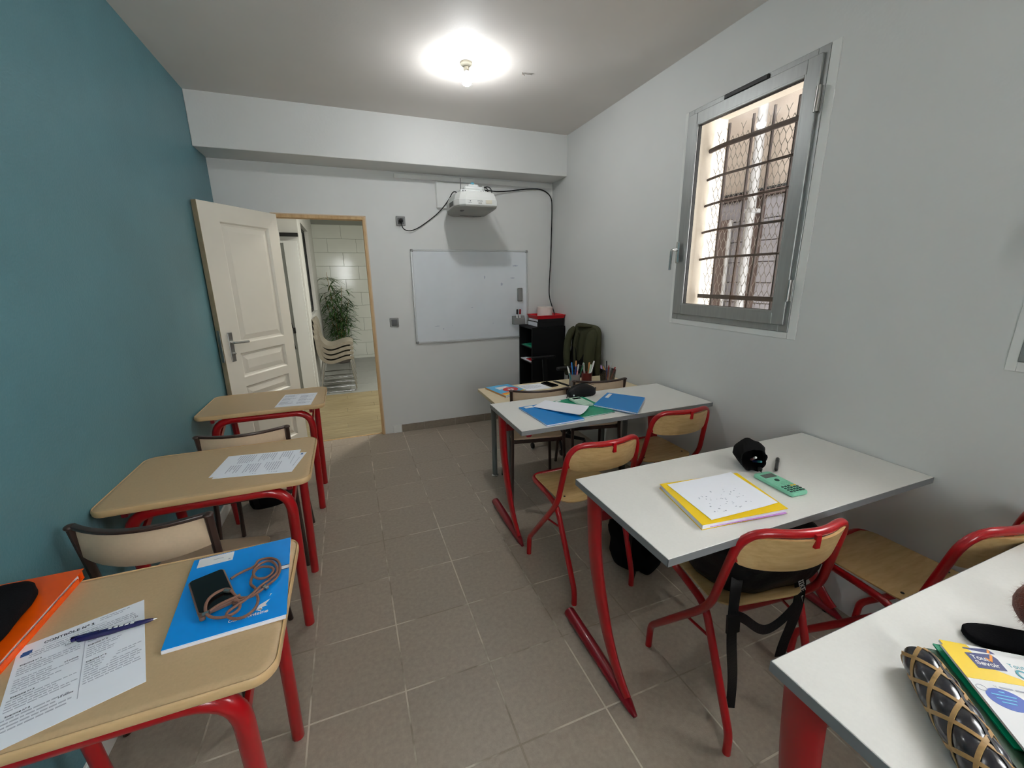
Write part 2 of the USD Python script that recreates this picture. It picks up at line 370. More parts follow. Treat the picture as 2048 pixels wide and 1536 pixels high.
def sheet_x(x, y0, y1, z0, z1): return np.array([(x, y0, z0), (x, y1, z0), (x, y1, z1), (x, y0, z1)], float), np.array([[0, 2, 1], [0, 3, 2]])
def window(name, y0, y1, full=True):
    w = S(name, 'grey aluminium casement window with a black air slot' if full else 'second grey aluminium window nearer the camera')
    z0, z1 = WZ0, WZ1
    w.part('casing', on_wall(ring(y0-.042, y1+.026, z0-.032, z1+.002, .035, -.004, .002, .0015, (.042, .026, .032, .004))), 'white_paint')
    w.part('frame', on_wall(ring(y0, y1, z0, z1, .05, -.008, .05, .002)), 'aluminium')
    w.part('sash', on_wall(ring(y0+.020, y1-.022, z0+.034, z1-.028, .062, -.020, .02, .003, (.064, .066, .060, .060))), 'aluminium')
    w.part('glazing_bead', on_wall(ring(y0+.080, y1-.084, z0+.090, z1-.084, .012, -.020, .014, .002)), 'aluminium')
    w.part('gasket', on_wall(ring(y0+.090, y1-.094, z0+.099, z1-.093, .004, -.012, .012, .001)), 'black_slot')
    w.part('pane', on_wall(sheet_x(0.0, y0+.088, y1-.090, z0+.095, z1-.089)), 'pane', smooth=False)
    w.part('air_slot', on_wall(box((-.020, y0+.28, z1-.030), (.012, y0+.545, z1-.003), .006)), 'black_slot')
    for zz in (z0+.20, z1-.205):
        h = w.part('hinge', on_wall(join(move(lathe([(.011, 0), (.011, .1)], 12), (-.022, y0+.014, zz-.05)), box((-.012, y0+.004, zz-.05), (-.006, y0+.03, zz+.05), .001))), 'brushed_steel')
    hd = w.part('handle', on_wall(join(box((-.046, y1-.052, 1.585), (-.030, y1-.026, 1.715), .006), tube([(-.04, y1-.04, 1.665), (-.088, y1-.04, 1.665), (-.088, y1-.036, 1.545)], .0085, 10, .012, r2=.0085))), 'steel')
window('window_1', *WIN[0]); window('window_2', *WIN[1], full=False)
w3 = S('window_3', 'window in the wall behind the camera')
rot = lambda m: warp(m, lambda v: np.c_[v[:, 1], Y0-v[:, 0], v[:, 2]])
w3.part('frame', rot(ring(WF[0], WF[1], WF[2], WF[3], .05, -.01, .05, .002)), 'aluminium')
w3.part('pane', rot(sheet_x(0.0, WF[0]+.04, WF[1]-.04, WF[2]+.04, WF[3]-.04)), 'pane', smooth=False)
w3.part('mullion', rot(join(box((-.012, .07, WF[2]+.04), (.02, .11, WF[3]-.04), .002), box((-.012, WF[0]+.04, 1.82), (.02, WF[1]-.04, 1.86), .002))), 'aluminium')

# iron grille outside the first window
gr = Thing('window_grille', 'rusty iron bar grille with wire netting outside the hinged window', 'grille', (2.19, 1.81, WZ0+.004), world=True)
zb = [2.262, 2.098, 1.945, 1.785, 1.618]
for k, z in enumerate(zb):
    r = .0135 if k == 0 else .0075
    gr.part('cross_bar', tube([(2.19, 1.405, z+.004), (2.19, 2.12, z), (2.19, 2.2155, z-.010)], r, 6, .05), 'rust_bar')
gr.part('sill_bar', box((2.178, 1.405, 1.365), (2.192, 2.19, 1.39), .001), 'rust_bar', label='flat iron bar across the foot')
gr.part('foot', box((2.175, 1.79, WZ0+.003), (2.199, 1.83, WZ0+.02), .002), 'rust_bar')
for k, y in enumerate([2.095, 1.938, 1.808, 1.678, 1.545]):
    gr.part('upright', tube([(2.205, y-.004*(k % 2), 2.375), (2.205, y, 1.78), (2.205, y+.012*(k % 3), WZ0+.02)], .008, 6), 'rust_bar')
net = []
cw, ch = .034, .052
for i in range(23):
    for j in range(22):
        y = 1.43+i*cw+(cw/2 if j % 2 else 0); z = 1.25+j*ch
        if y > 2.18: continue
        top = 2.345+.02*math.sin(i*2.3)
        if z+ch > top: continue
        a, b, c, d = (2.216, y, z+ch*.30), (2.216, y, z+ch*.70), (2.216, y+cw/2, z+ch), (2.216, y-cw/2, z+ch)
        net.append(tube([a, b], .0019, 4)); net.append(tube([b, (2.216, y+cw/2, z+ch*1.30)], .0019, 4)); net.append(tube([b, (2.216, y-cw/2, z+ch*1.30)], .0019, 4))
gr.part('wire_netting', join(*net), 'mesh_wire', kind='stuff', smooth=False)
# light well across from the window
fa = Thing('light_well_facade', 'cream rendered house wall across the light well behind the grille', 'wall', (3.3, 2.2, -3.0), world=True)
fa.part('render', box((3.3, .55, -3), (3.5, 3.4, 3.25)), 'facade', smooth=False)
fa.part('ledge', box((3.20, 2.3, 2.13), (3.30, 3.4, 2.165), .004), 'facade_brown')
for a, b in ((2.35, 2.63), (2.78, 3.07)):
    for k in range(6):
        fa.part('shutter_slat', box((3.235, a, 2.125-.17*(k+1)), (3.27, b, 2.125-.17*k-.006), .004), 'facade_grey')
fa.part('shutter_box', box((3.25, 2.33, 1.0), (3.30, 3.09, 2.13)), 'facade_brown')
fa.part('shutter_panel', box((3.22, 2.93, 1.0), (3.26, 3.12, 1.98), .004), 'facade_brown', label='brown shutter leaf')
fa.part('vent_row', join(*[box((3.20, 2.36+.045*k, 2.168), (3.235, 2.395+.045*k, 2.185), .002) for k in range(15)]), 'black_metal')
dp = Thing('drainpipe', 'pale round drainpipe down the facade outside the grille', 'pipe', (3.20, 2.70, -3), world=True)
dp.part('pipe', tube([(3.165, 2.70, -3), (3.165, 2.70, 3.2)], .035, 12), 'pale_pipe')
dp.part('bracket', join(box((3.13, 2.66, 2.0), (3.30, 2.74, 2.03), .003), box((3.13, 2.66, .6), (3.30, 2.74, .63), .003)), 'pale_pipe')
dp = Thing('drainpipe', 'thin white pipe on the brown shutter outside the grille', 'pipe', (3.20, 2.93, -3), world=True)
dp.part('pipe', tube([(3.195, 2.915, -3), (3.195, 2.915, 1.97)], .016, 10), 'inner_pipe')
dp.part('bracket', box((3.19, 2.895, 1.2), (3.30, 2.935, 1.225), .002), 'inner_pipe')
sw = Thing('side_wall', 'pale wall closing the far end of the light well', 'wall', (2.9, 3.25, -3), world=True)
sw.part('render', box((2.36, 3.18, -3), (3.3, 3.4, 3.25)), 'facade', smooth=False)
cn = single('canopy', box((2.36, .75, 3.25), (3.5, 3.4, 3.42)), 'facade', 'added unseen cream slab that shades the light well above the grille', 'canopy', smooth=False)  # slab above the view, added to keep sky light off the facade
yd = single('yard_ground', box((2.36, -4.5, -3.1), (3.3, 3.4, -3.0)), 'facade_grey', 'concrete ground at the foot of the light well', 'ground')

# ------------------------------------------------------------------ door and its frame
dr = S('trim_2', 'unpainted pine door frame')
for nm, m in (('jamb', box((DX1-.022, YW-.004, 0), (DX1, YW+.085, DZ), .002)), ('jamb', box((DX0-.03, YW-.004, 0), (DX0-.006, YW+.085, DZ), .002)), ('head', box((DX0-.006, YW-.004, DZ-.026), (DX1-.022, YW+.085, DZ), .002))):
    dr.part(nm, m, 'pine')
dr.part('edge_strip', join(box((DX1-.002, YW-.005, 0), (DX1+.008, YW, DZ+.008), .001), box((DX0-.03, YW-.005, DZ), (DX1+.008, YW, DZ+.008), .001)), 'cream_laminate')
HG = np.array([-.49, 4.085]); DA = math.degrees(math.atan2(-.841, -.541))
do = Thing('door_1', 'cream panelled door standing open against the blue wall', None, (HG[0], HG[1], .008), DA, kind='structure')
# leaf frame: x along the leaf, +y the face towards the room, z up; panels pressed into it
LW, LH, LT = .71, 2.02, .04
holes = [(.105, 1.045, .555, 1.90), (.115, .79, .575, .975), (.12, .60, .575, .72), (.115, .16, .575, .52)]
P = sbox(0, 0, LW, LH)
for a in holes: P = P.difference(sbox(a[0], a[1], a[2], a[3]))
assert len(P.interiors) == 4
do.part('leaf', warp(extr(P, -LT/2, LT/2), lambda v: np.c_[v[:, 0], -v[:, 2]*-1, v[:, 1]]), 'door_paint', smooth=False)
for a in holes:
    r = lambda d, y: [(a[0]+d, y, a[1]+d), (a[2]-d, y, a[1]+d), (a[2]-d, y, a[3]-d), (a[0]+d, y, a[3]-d)]
    tray = lambda rs: join(loft(rs, False), (np.array(rs[-1], float), np.array([[0, 1, 2], [0, 2, 3]])))
    m, m2 = tray([r(0, .0195), r(.010, .008), r(.022, .005), r(.060, .0145)]), tray([r(0, -.0195), r(.010, -.008), r(.022, -.005), r(.060, -.0145)])
    do.part('panel', join((m[0], m[1][:, ::-1]), m2), 'door_paint', smooth=False)
do.part('leaf_edge', box((LW-.001, -LT/2, 0), (LW+.002, LT/2, LH), .001), 'leaf_edge', label='bare wooden free edge')
lk = do.part('lock_plate', box((LW, -.012, .93), (LW+.004, .012, 1.16), .001), 'brushed_steel')
for s in (1, -1):
    hd = do.part('handle_plate', box((.622, s*.02, .925), (.662, s*.027, 1.14), .003), 'brushed_steel')
    do.part('lever', tube([(.642, s*.02, 1.065), (.642, s*.06, 1.065), (.522, s*.06, 1.058)], .009, 10, .015), 'steel', under=hd)
    do.part('thumb_turn', move(lathe([(.011, 0), (.011, .012), (.004, .014), (.004, .022)], 12), (.642, s*.027, .985), rx=-90*s), 'steel', under=hd)
for z in (.2, 1.0, 1.8): do.part('hinge', move(lathe([(.008, 0), (.008, .09)], 10), (-.004, .012, z)), 'brushed_steel')

# ------------------------------------------------------------------ the hall behind the doorway
hf = S('floor_2', 'hall floor of pale wood planks, then grey tiles')
hf.part('screed', box((-1.3, YW+.04, -.06), (1.75, 8.6, -.011)), 'tile_joint')
hf.part('threshold', box((DX0-.006, YW+.0345, -.01), (DX1-.022, YW+.055, .003), .001), 'pine')
for k in range(12):
    y = YW+.057+k*.145
    cut = [-1.3, -.75+.31*((k*5) % 4), .42+.21*((k*3) % 4), 1.75]
    for a, b in zip(cut[:-1], cut[1:]):
        if a < .5: hf.part('plank', box((a+.001, y+.0008, -.011), (b-.001, min(y+.1442, 5.89), 0), .0012), 'wood_plank')
for i in range(5):
    for j in range(6):
        hf.part('tile', box((-1.3+i*.61+.002, 5.895+j*.45+.002, -.011), (-1.3+(i+1)*.61-.002, min(5.895+(j+1)*.45-.002, 8.6), 0), .0012), 'grey_tile')
h1 = S('wall_far', 'hall end wall of large glossy white tiles')
h1.part('backing', box((-1.3, 8.584, -.05), (1.75, 8.7, 2.8)), 'tile_joint')
for j in range(11):
    z0 = .056+(j-1)*.2395; x0 = -.24 if j % 2 else .008
    for i in range(-3, 4):
        a, b = max(x0+i*.495+.002, -1.3), min(x0+(i+1)*.495-.002, 1.75)
        if b-a > .02 and a < .6: h1.part('tile', box((a, 8.574, max(z0+.002, 0)), (b, 8.586, z0+.2375), .0015), 'wall_tile', smooth=False)
h1.part('tile_field', join(*[box((.02+i*.495, 8.574, max(.056+(j-1)*.2395+.002, 0)), (.02+(i+1)*.495-.004, 8.586, .056+j*.2395-.002), .0015) for j in range(11) for i in range(2, 4)]), 'wall_tile', kind='stuff', smooth=False)
h2 = S('wall_hall', 'white hall partition with the inner window')
P = sbox(5.85, -.05, 8.6, 2.8).difference(sbox(6.32, 1.02, 7.53, 2.225))
h2.part('plaster', warp(extr(P, 0, .12), lambda v: np.c_[-.47-v[:, 2], v[:, 0], v[:, 1]]), 'white_paint', smooth=False)
h2.part('front', box((-1.3, 5.85, -.05), (-.59, 5.95, 2.8)), 'white_paint')
h3 = S('wall_hall_right', 'white hall wall out of sight beside the doorway'); h3.part('plaster', box((1.75, YW+.08, -.05), (1.85, 8.7, 2.8)), 'white_paint')
h4 = S('ceiling_2', 'white hall ceiling'); h4.part('plaster', box((-1.4, YW+.08, 2.72), (1.85, 8.7, 2.82)), 'white_paint')
h5 = S('wall_hall_left', 'white hall wall behind the open door'); h5.part('plaster', box((-1.4, YW+.08, -.05), (-1.3, 5.9, 2.8)), 'white_paint')
w4 = S('window_4', 'black framed inner window in the hall partition')
rotw = lambda m: warp(m, lambda v: np.c_[-.47-v[:, 0], v[:, 1:]])
w4.part('frame', rotw(ring(6.32, 7.53, 1.02, 2.225, .035, .05, .09, .002)), 'black_metal')
w4.part('mullion', rotw(box((.05, 6.9, 1.05), (.085, 6.93, 2.19), .002)), 'black_metal')
w4.part('pane', rotw(box((.066, 6.35, 1.05), (.072, 7.5, 2.2))), 'pane_dark')
sd = S('door_2', 'white sliding door with a narrow glass slot on a black rail')
sd.part('leaf', join(box((-1.28, 5.80, .02), (-.692, 5.835, 1.955), .002), box((-.640, 5.80, .02), (-.49, 5.835, 1.955), .002), box((-.692, 5.80, 1.93), (-.64, 5.835, 1.955)), box((-.692, 5.80, .02), (-.64, 5.835, .10))), 'white_gloss')
sd.part('glass_slot', box((-.692, 5.814, .1), (-.64, 5.822, 1.93)), 'slot_glass')
sd.part('rail', box((-1.28, 5.79, 2.005), (-.472, 5.85, 2.045), .003), 'black_metal')
sd.part('pull', join(box((-.696, 5.785, .86), (-.636, 5.80, .93), .002), tube([(-.665, 5.79, .93), (-.70, 5.785, 1.17)], .007, 8), tube([(-.70, 5.79, .86), (-.662, 5.785, .66)], .007, 8)), 'black_metal')
# stack of four shell chairs
def ring_x(x, z, w, t, nx, nz):                            # a cross-section of the shell, across y
    y = np.linspace(-w/2, w/2, 9); dip = -.012*(1-(2*y/w)**2)
    skirt = .032*np.abs(2*y/w)**6                           # the edge is turned over
    top = [(x+nx*(t/2+d), yy, z+nz*(t/2+d)) for yy, d in zip(y, dip)]; bot = [(x-nx*(t/2-d+k), yy, z-nz*(t/2-d+k)) for yy, d, k in zip(y[::-1], dip[::-1], skirt)]
    return top+bot
def shell_chair():
    t = Thing('shell_chair', 'lowest of the four stacked beige shell chairs, its chrome sled legs on the floor', 'chair', (-.21, 6.22, 0), 0, 'stacked beige shell chairs')
    pr = spline([(.215, .465), (.18, .482), (.0, .452), (-.11, .445), (-.165, .49), (-.20, .60), (-.235, .82)], 26)
    tg = np.gradient(pr, axis=0); tg /= np.linalg.norm(tg, axis=1, keepdims=True)
    w = np.interp(np.linspace(0, 1, 26), [0, .04, .12, .5, .62, .9, .97, 1], [.36, .42, .46, .47, .45, .42, .38, .30])
    t.part('shell', loft([ring_x(p[0], p[1], ww, .012, g[1], -g[0]) for p, g, ww in zip(pr, tg, w)]), 'beige_shell')
    for s in (1, -1):
        t.part('sled_leg', tube([(.16, 0, .44), (.165, s*.2, .44), (.215, s*.225, .011), (-.24, s*.225, .011), (-.16, s*.2, .432), (-.15, 0, .43)], .0085, 8, .04), 'steel')
    t.part('cross_rod', join(tube([(.12, -.2, .44), (.12, .2, .44)], .006, 6), tube([(-.12, -.2, .425), (-.12, .2, .425)], .006, 6)), 'steel')
    return t
sc = shell_chair()
for k, nm in ((1, 'second from the floor'), (2, 'third from the floor'), (3, 'topmost')):
    copy_of(sc, 'shell_chair', f'{nm} of the four stacked beige shell chairs by the tall plant', (-.21+.004*k, 6.22+.02*k, .064*k), 0)
# the plant
pl = Thing('potted_bamboo', 'tall dark green bamboo plant in the hall corner behind the chair stack', 'plant', (-.18, 8.25, 0))
pl.part('pot', lathe([(.11, 0), (.13, .01), (.155, .27), (.165, .28), (.15, .28), (.14, .25), (.001, .25)], 20), 'pot')
leaves = []
def leaf(p, d, L, w):
    d = np.asarray(d, float); d /= np.linalg.norm(d); s = np.cross(d, (0, 0, 1)); s /= np.linalg.norm(s)+1e-9
    n = np.cross(s, d); q = [np.asarray(p)+d*L*t+np.array((0, 0, -.35*L*t*t)) for t in (0, .3, .65, 1)]
    W = (.15*w, w, .8*w, .02*w); rows = []
    for a, ww in zip(q, W): rows.append([a-s*ww/2, a+n*.0016, a+s*ww/2, a-n*.0016])
    return loft(rows)
r2 = random.Random(3)
stems = [((-.03, -.03), (-.12, .0), 1.62), ((.03, .02), (.10, -.02), 1.38), ((.0, .05), (-.02, .02), 1.30), ((-.06, .03), (-.2, .03), 1.22), ((.05, -.04), (.2, .0), 1.12), ((.0, -.05), (.05, -.05), .95)]
for (a, b, h) in stems:
    path = spline([(a[0], a[1], .25), ((a[0]*.7+b[0]*.3), a[1], .25+.4*(h-.25)), (b[0], b[1], h)], 12)
    pl.part('stem', tube(path, .008, 6, scale=np.linspace(1.2, .4, 12)), 'stem')
    for z in np.arange(.42, h+.01, .062):
        i = min(int((z-.25)/(h-.25)*11), 11); p0 = path[i]
        for _ in range(r2.choice((8, 9, 10)) if z > .5 else 5):
            an = r2.uniform(0, 2*PI); ln = r2.uniform(.03, .12); br = p0+np.array((math.cos(an)*ln, math.sin(an)*ln, r2.uniform(-.02, .04)))
            br[1] = min(br[1], .26); br[0] = max(br[0], -.25)
            leaves.append(leaf(br, (math.cos(an+r2.uniform(-.8, .8)), math.sin(an)*.6, r2.uniform(-.5, .7)), r2.uniform(.11, .20), r2.uniform(.020, .034)))
pl.part('foliage', warp(join(*leaves), lambda v: np.c_[np.maximum(v[:, 0], -.275), np.minimum(v[:, 1], .30), v[:, 2]]), 'leaf', kind='stuff', smooth=False)

# ------------------------------------------------------------------ ceiling lamp
lp = Thing('ceiling_bulb', 'bare glowing bulb in a small socket on the ceiling', 'lamp', (.812, 2.81, ZC))
lp.part('socket', lathe([(.001, 0), (.036, 0), (.036, -.010), (.022, -.022), (.0165, -.024), (.0165, -.040), (.012, -.042)], 20), 'label_beige')
lp.part('bulb_base', lathe([(.011, -.038), (.014, -.046), (.0255, -.078), (.0300, -.086)], 24, False), 'white_gloss')
lp.part('bulb', lathe([(.0300, -.086), (.0312, -.094), (.029, -.107), (.020, -.118), (.010, -.122), (.0005, -.123)], 24, False), 'bulb')
single('ceiling_hook', join(tube([(1.182, 2.812, ZC), (1.182, 2.812, ZC-.012), (1.19, 2.80, ZC-.018)], .003, 6, .004), tube([(1.185, 2.812, ZC-.006), (1.245, 2.806, ZC-.006)], .0016, 6)), 'mesh_wire', 'short wire hook left in the ceiling beside the bulb', 'hook')

# ------------------------------------------------------------------ whiteboard wall
bd = Thing('whiteboard', 'white marker board in an aluminium frame, streaked and smudged', 'whiteboard', (1.176, YW, .885), world=True)
BX0, BX1, BZ0, BZ1 = .585, 1.768, .886, 1.772
bd.part('writing_surface', box((BX0+.012, YW-.012, BZ0+.012), (BX1-.012, YW-.001, BZ1-.012)), 'whiteboard', smooth=False)
for nm, a, b in (('frame_rail', (BX0+.02, YW-.018, BZ1-.018), (BX1-.02, YW, BZ1)), ('frame_rail', (BX0+.02, YW-.018, BZ0), (BX1-.02, YW, BZ0+.018)), ('frame_rail', (BX0, YW-.018, BZ0+.02), (BX0+.018, YW, BZ1-.02)), ('frame_rail', (BX1-.018, YW-.018, BZ0+.02), (BX1, YW, BZ1-.02))):
    bd.part(nm, box(a, b, .003), 'frame_silver')
for x in (BX0, BX1-.026):
    for z in (BZ0, BZ1-.026): bd.part('corner_cap', box((x, YW-.021, z), (x+.026, YW, z+.026), .005), 'outlet_grey')
sm = []
r3 = random.Random(5)
for (x, z, w, h) in ((1.48, 1.44, .022, .03), (1.60, 1.50, .05, .01), (1.63, 1.62, .06, .012), (.86, 1.02, .012, .012), (.80, 1.05, .05, .006), (1.30, 1.51, .012, .03), (1.16, 1.22, .02, .006), (.95, 1.05, .006, .006), (1.38, 1.05, .012, .006)):
    c = np.array((x, YW-.0121, z)); sm.append(warp(extr(Polygon(np.c_[w/2*np.cos(np.arange(14)*2*PI/14), h/2*np.sin(np.arange(14)*2*PI/14)]*(1+.25*np.sin(np.arange(14)*2.4))[:, None]), 0, .0003), lambda v, c=c: np.c_[v[:, 0]+c[0], c[1]-v[:, 2], v[:, 1]+c[2]]))
bd.part('smudge', join(*sm), 'smudge', kind='stuff')
er = Thing('board_eraser', 'pale board eraser stuck upright on the whiteboard', 'eraser', (1.673, YW-.013, 1.265))
er.part('body', box((-.026, -.032, 0), (.026, -.012, .135), .006), 'outlet_grey')
er.part('felt', box((-.024, -.012, .004), (.024, 0, .131), .001), 'projector_dark')
ho = Thing('marker_holder', 'grey plastic marker holder on the edge of the whiteboard', 'holder', (1.655, YW-.0185, 1.03))
ho.part('tray', hull([(-.07, 0, 0), (.07, 0, 0), (-.062, -.045, 0), (.062, -.045, 0), (-.07, 0, .085), (.07, 0, .085), (-.062, -.045, .05), (.062, -.045, .05)]), 'outlet_grey')
for x, c, lb in ((-.02, 'pen_black', 'black'), (.012, 'pen_red', 'red')):
    t = Thing('board_marker', f'{lb} capped board marker standing in the grey holder', 'marker', (1.655+x, YW-.0385, 1.08))
    t.part('barrel', move(lathe([(.009, 0), (.009, .06)], 12), ry=2), 'white_print'); t.part('cap', move(lathe([(.0105, .052), (.0105, .098), (.007, .104), (.001, .105)], 12), ry=2), c)
def face(lo, hi, b=.003): return box(lo, hi, b)
so = Thing('wall_socket', 'grey wall socket high on the wall with a black plug in it', 'socket', (.521, YW, 2.012))
so.part('cover', box((-.041, -.011, -.041), (.041, 0, .041), .004), 'outlet_grey')
so.part('insert', join(box((-.027, -.014, -.027), (.027, -.010, .027), .002), move(lathe([(.021, 0), (.0215, .002), (.018, .003)], 20), (0, -.014, 0), rx=90)), 'outlet_dark')
pg = single('projector_power_cord', join(move(lathe([(.019, .001), (.019, .022), (.011, .034), (.005, .045)], 16), (.521, YW-.0175, 2.012), rx=90),
     tube(spline([(.521, YW-.055, 2.008), (.523, YW-.058, 1.97), (.535, YW-.045, 1.945), (.577, YW-.03, 1.929), (.673, YW-.02, 1.957), (.756, YW-.02, 2.01), (.895, YW-.03, 2.123), (.97, YW-.08, 2.225), (.985, YW-.15, 2.255), (1.02, YW-.20, 2.235)], 60), .0042, 8)), 'black_plastic', 'black power cord with plug sagging from the socket to the projector', 'cable')
sv = Thing('light_switch', 'grey square light switch between the doorway and the whiteboard', 'switch', (.394, YW, 1.105))
sv.part('cover', box((-.041, -.010, -.043), (.041, 0, .043), .004), 'outlet_grey'); sv.part('rocker', box((-.028, -.015, -.029), (.028, -.009, .029), .003), 'outlet_dark')
single('cable_trunking', box((.489, YW-.018, 2.366), (2.04, YW, 2.405), .003), 'white_paint', 'long white plastic cable trunking under the beam', 'trunking')
# short-throw projector on its wall plate
mp = Thing('projector_mount', 'white wall plate and arm holding the projector', 'bracket', (1.0, YW, 2.12), world=True)
mp.part('wall_plate', box((.852, YW-.022, 2.128), (1.19, YW, 2.364), .012), 'white_paint')
mp.part('arm', join(box((1.02, 3.70, 2.235), (1.19, YW-.02, 2.262), .010), box((1.06, 3.72, 2.258), (1.15, YW-.02, 2.283), .008)), 'white_gloss')
mp.part('slider', box((.985, 3.70, 2.208), (1.205, 3.83, 2.236), .004), 'white_gloss')
mp.part('scale_mark', join(*[box((1.0+.02*k, 3.6985, 2.214), (1.008+.02*k, 3.701, 2.228)) for k in (0, 1, 8, 9)]), 'dark_vent')
mp.part('adjust_knob', move(lathe([(.001, 0), (.014, 0), (.017, .004), (.017, .012), (.010, .018), (.001, .019)], 14), (1.10, 3.74, 2.281)), 'blue_knob')
mp.part('clamp', tube([(1.185, 3.71, 2.27), (1.20, 3.705, 2.215)], .006, 8), 'steel')
mp.part('pin', tube([(1.0, 3.75, 2.2), (.998, 3.75, 2.33)], .003, 6), 'dark_vent')
pj = Thing('projector', 'light grey short-throw projector hung upside down above the whiteboard', 'projector', (1.108, 3.78, 2.05), world=True)
px0, px1, py0, py1 = .902, 1.258, 3.52, 3.945
def plan(d, f=0):
    return np.array([(px0+.075+d, py0+d), (px1-.05-d, py0+d), (px1-.014-d, py0+.012+d), (px1-d, py0+.05+d), (px1-d, py1-.07-d), (px1-.06-d, py1-.012-d), (px1-.10-d, py1-d), (px0+.05+d, py1-d), (px0+.012+d, py1-.02-d), (px0+d, py1-.06-d), (px0+d, py0+.085+d), (px0+.028+d, py0+.03+d)])
def tilt(z, drop): return lambda q: np.c_[q, z-drop*(q[:, 1]-py0)/(py1-py0)]
body = [tilt(2.052, .012)(plan(.06)), tilt(2.060, .020)(plan(.025)), tilt(2.076, .02)(plan(.004)), tilt(2.087, .012)(plan(-.001))]
pj.part('lower_shell', loft(body), 'projector_dark', smooth=25)
pj.part('front_band', loft([tilt(2.087, .012)(plan(.0)), tilt(2.092, 0)(plan(-.002)), tilt(2.130, 0)(plan(-.002)), tilt(2.136, 0)(plan(.002))]), 'projector_grey', smooth=25)
pj.part('mount_block', box((1.0, 3.70, 2.19), (1.19, 3.83, 2.2095), .003), 'projector_grey')
pj.part('upper_shell', loft([tilt(2.135, 0)(plan(.003)), tilt(2.155, 0)(plan(.007)), tilt(2.186, 0)(plan(.020)), tilt(2.196, 0)(plan(.034))]), 'projector_grey', smooth=25)
pj.part('filter_cover', box((px1-.112, py0-.0035, 2.098), (px1-.058, py0+.02, 2.128), .001), 'label_beige')
pj.part('vent', box((px0-.0035, py0+.12, 2.094), (px0+.004, py0+.25, 2.128)), 'dark_vent')
pj.part('focus_recess', move(lathe([(.001, 0), (.026, 0), (.026, .004), (.001, .005)], 18), (px0+.075, py0+.10, 2.0545), rx=176), 'dark_vent')
pj.part('air_grille', join(*[box((px0+.105+.011*k, py0+.31, 2.040), (px0+.110+.011*k, py0+.325, 2.044)) for k in range(18)]), 'dark_vent')
pj.part('maker_label', move(text('EPSON', .0095, depth=.0006, bold=True), (1.075, py0-.0018, 2.113), rx=90), 'grey_print')
pj.part('model_label', box((1.082, py0-.0028, 2.096), (1.112, py0-.001, 2.106)), 'projector_dark')
pj.part('small_print', box((.998, py0-.0024, 2.099), (1.028, py0-.001, 2.1015)), 'grey_print'); pj.part('badge', box((1.010, py0-.0024, 2.111), (1.019, py0-.001, 2.121), .001), 'grey_print')
single('projector_signal_cable', tube(spline([(1.09, 3.93, 2.235), (1.18, 3.86, 2.265), (1.25, 3.84, 2.262), (1.33, 3.95, 2.285), (1.43, 4.05, 2.300), (1.62, 4.075, 2.325), (1.83, 4.08, 2.352), (1.95, 4.08, 2.338), (2.012, 4.075, 2.288), (2.03, 4.075, 2.196), (2.03, 4.08, 1.934), (2.025, 4.085, 1.626), (2.014, 4.085, 1.397), (2.016, 4.08, 1.307), (2.03, 4.05, 1.21), (2.034, 3.98, 1.10)], 110), .0055, 8), 'black_plastic', 'black signal cable running along the beam and down the corner', 'cable')
single('projector_cable', tube(spline([(1.19, 3.60, 2.165), (1.192, 3.60, 2.20), (1.20, 3.64, 2.235), (1.18, 3.80, 2.262), (1.1, 3.9, 2.24)], 24), .004, 8), 'black_plastic', 'short black lead looping from the top of the projector', 'cable')
single('projector_cable', tube(spline([(1.225, 3.62, 2.165), (1.232, 3.615, 2.20), (1.235, 3.67, 2.25), (1.2, 3.84, 2.27), (1.12, 3.93, 2.245)], 24), .004, 8), 'black_plastic', 'outer black lead curving off the projector by its filter cover', 'cable')

# ------------------------------------------------------------------ cabinet in the corner
CX0, CX1, CY0, CY1, CH = 1.669, 2.035, 3.752, 4.092, 1.022
cb = Thing('bookcase', 'black open bookcase in the corner under the whiteboard', 'bookcase', (1.85, 3.92, 0), world=True)
cb.part('side_panel', box((CX0, CY0, 0), (CX1, CY0+.018, CH-.018), .001), 'black_board'); cb.part('side_panel', box((CX0, CY1-.018, 0), (CX1, CY1, CH-.018), .001), 'black_board')
cb.part('top_panel', box((CX0, CY0, CH-.018), (CX1, CY1, CH), .001), 'black_board'); cb.part('back_panel', box((CX1-.008, CY0+.018, .03), (CX1, CY1-.018, CH-.018)), 'black_board')
for z in (.06, .40, .665): cb.part('shelf', box((CX0+.012, CY0+.018, z-.016), (CX1-.008, CY1-.018, z)), 'black_board')
sh = Thing('paper_stack', 'green folders lying on the upper shelf of the black bookcase', 'folders', (1.80, 3.92, .8), world=True)
cb.part('shelf', box((CX0+.012, CY0+.018, .805), (CX1-.008, CY1-.018, .818)), 'black_board')
for k in range(3): sh.part('folder', box((1.675+.006*k, 3.785+.01*k, .8185+.006*k), (1.95, 4.03-.02*k, .824+.006*k), .001), 'folder_green')
sh = Thing('paper_stack', 'white and red papers lying on the middle shelf of the black bookcase', 'papers', (1.80, 3.92, .665), world=True)
sh.part('sheets', box((1.672, 3.80, .6655), (1.95, 4.06, .674), .001), 'paper'); sh.part('folder', box((1.69, 3.79, .6745), (1.95, 3.96, .680), .001), 'folder_red')
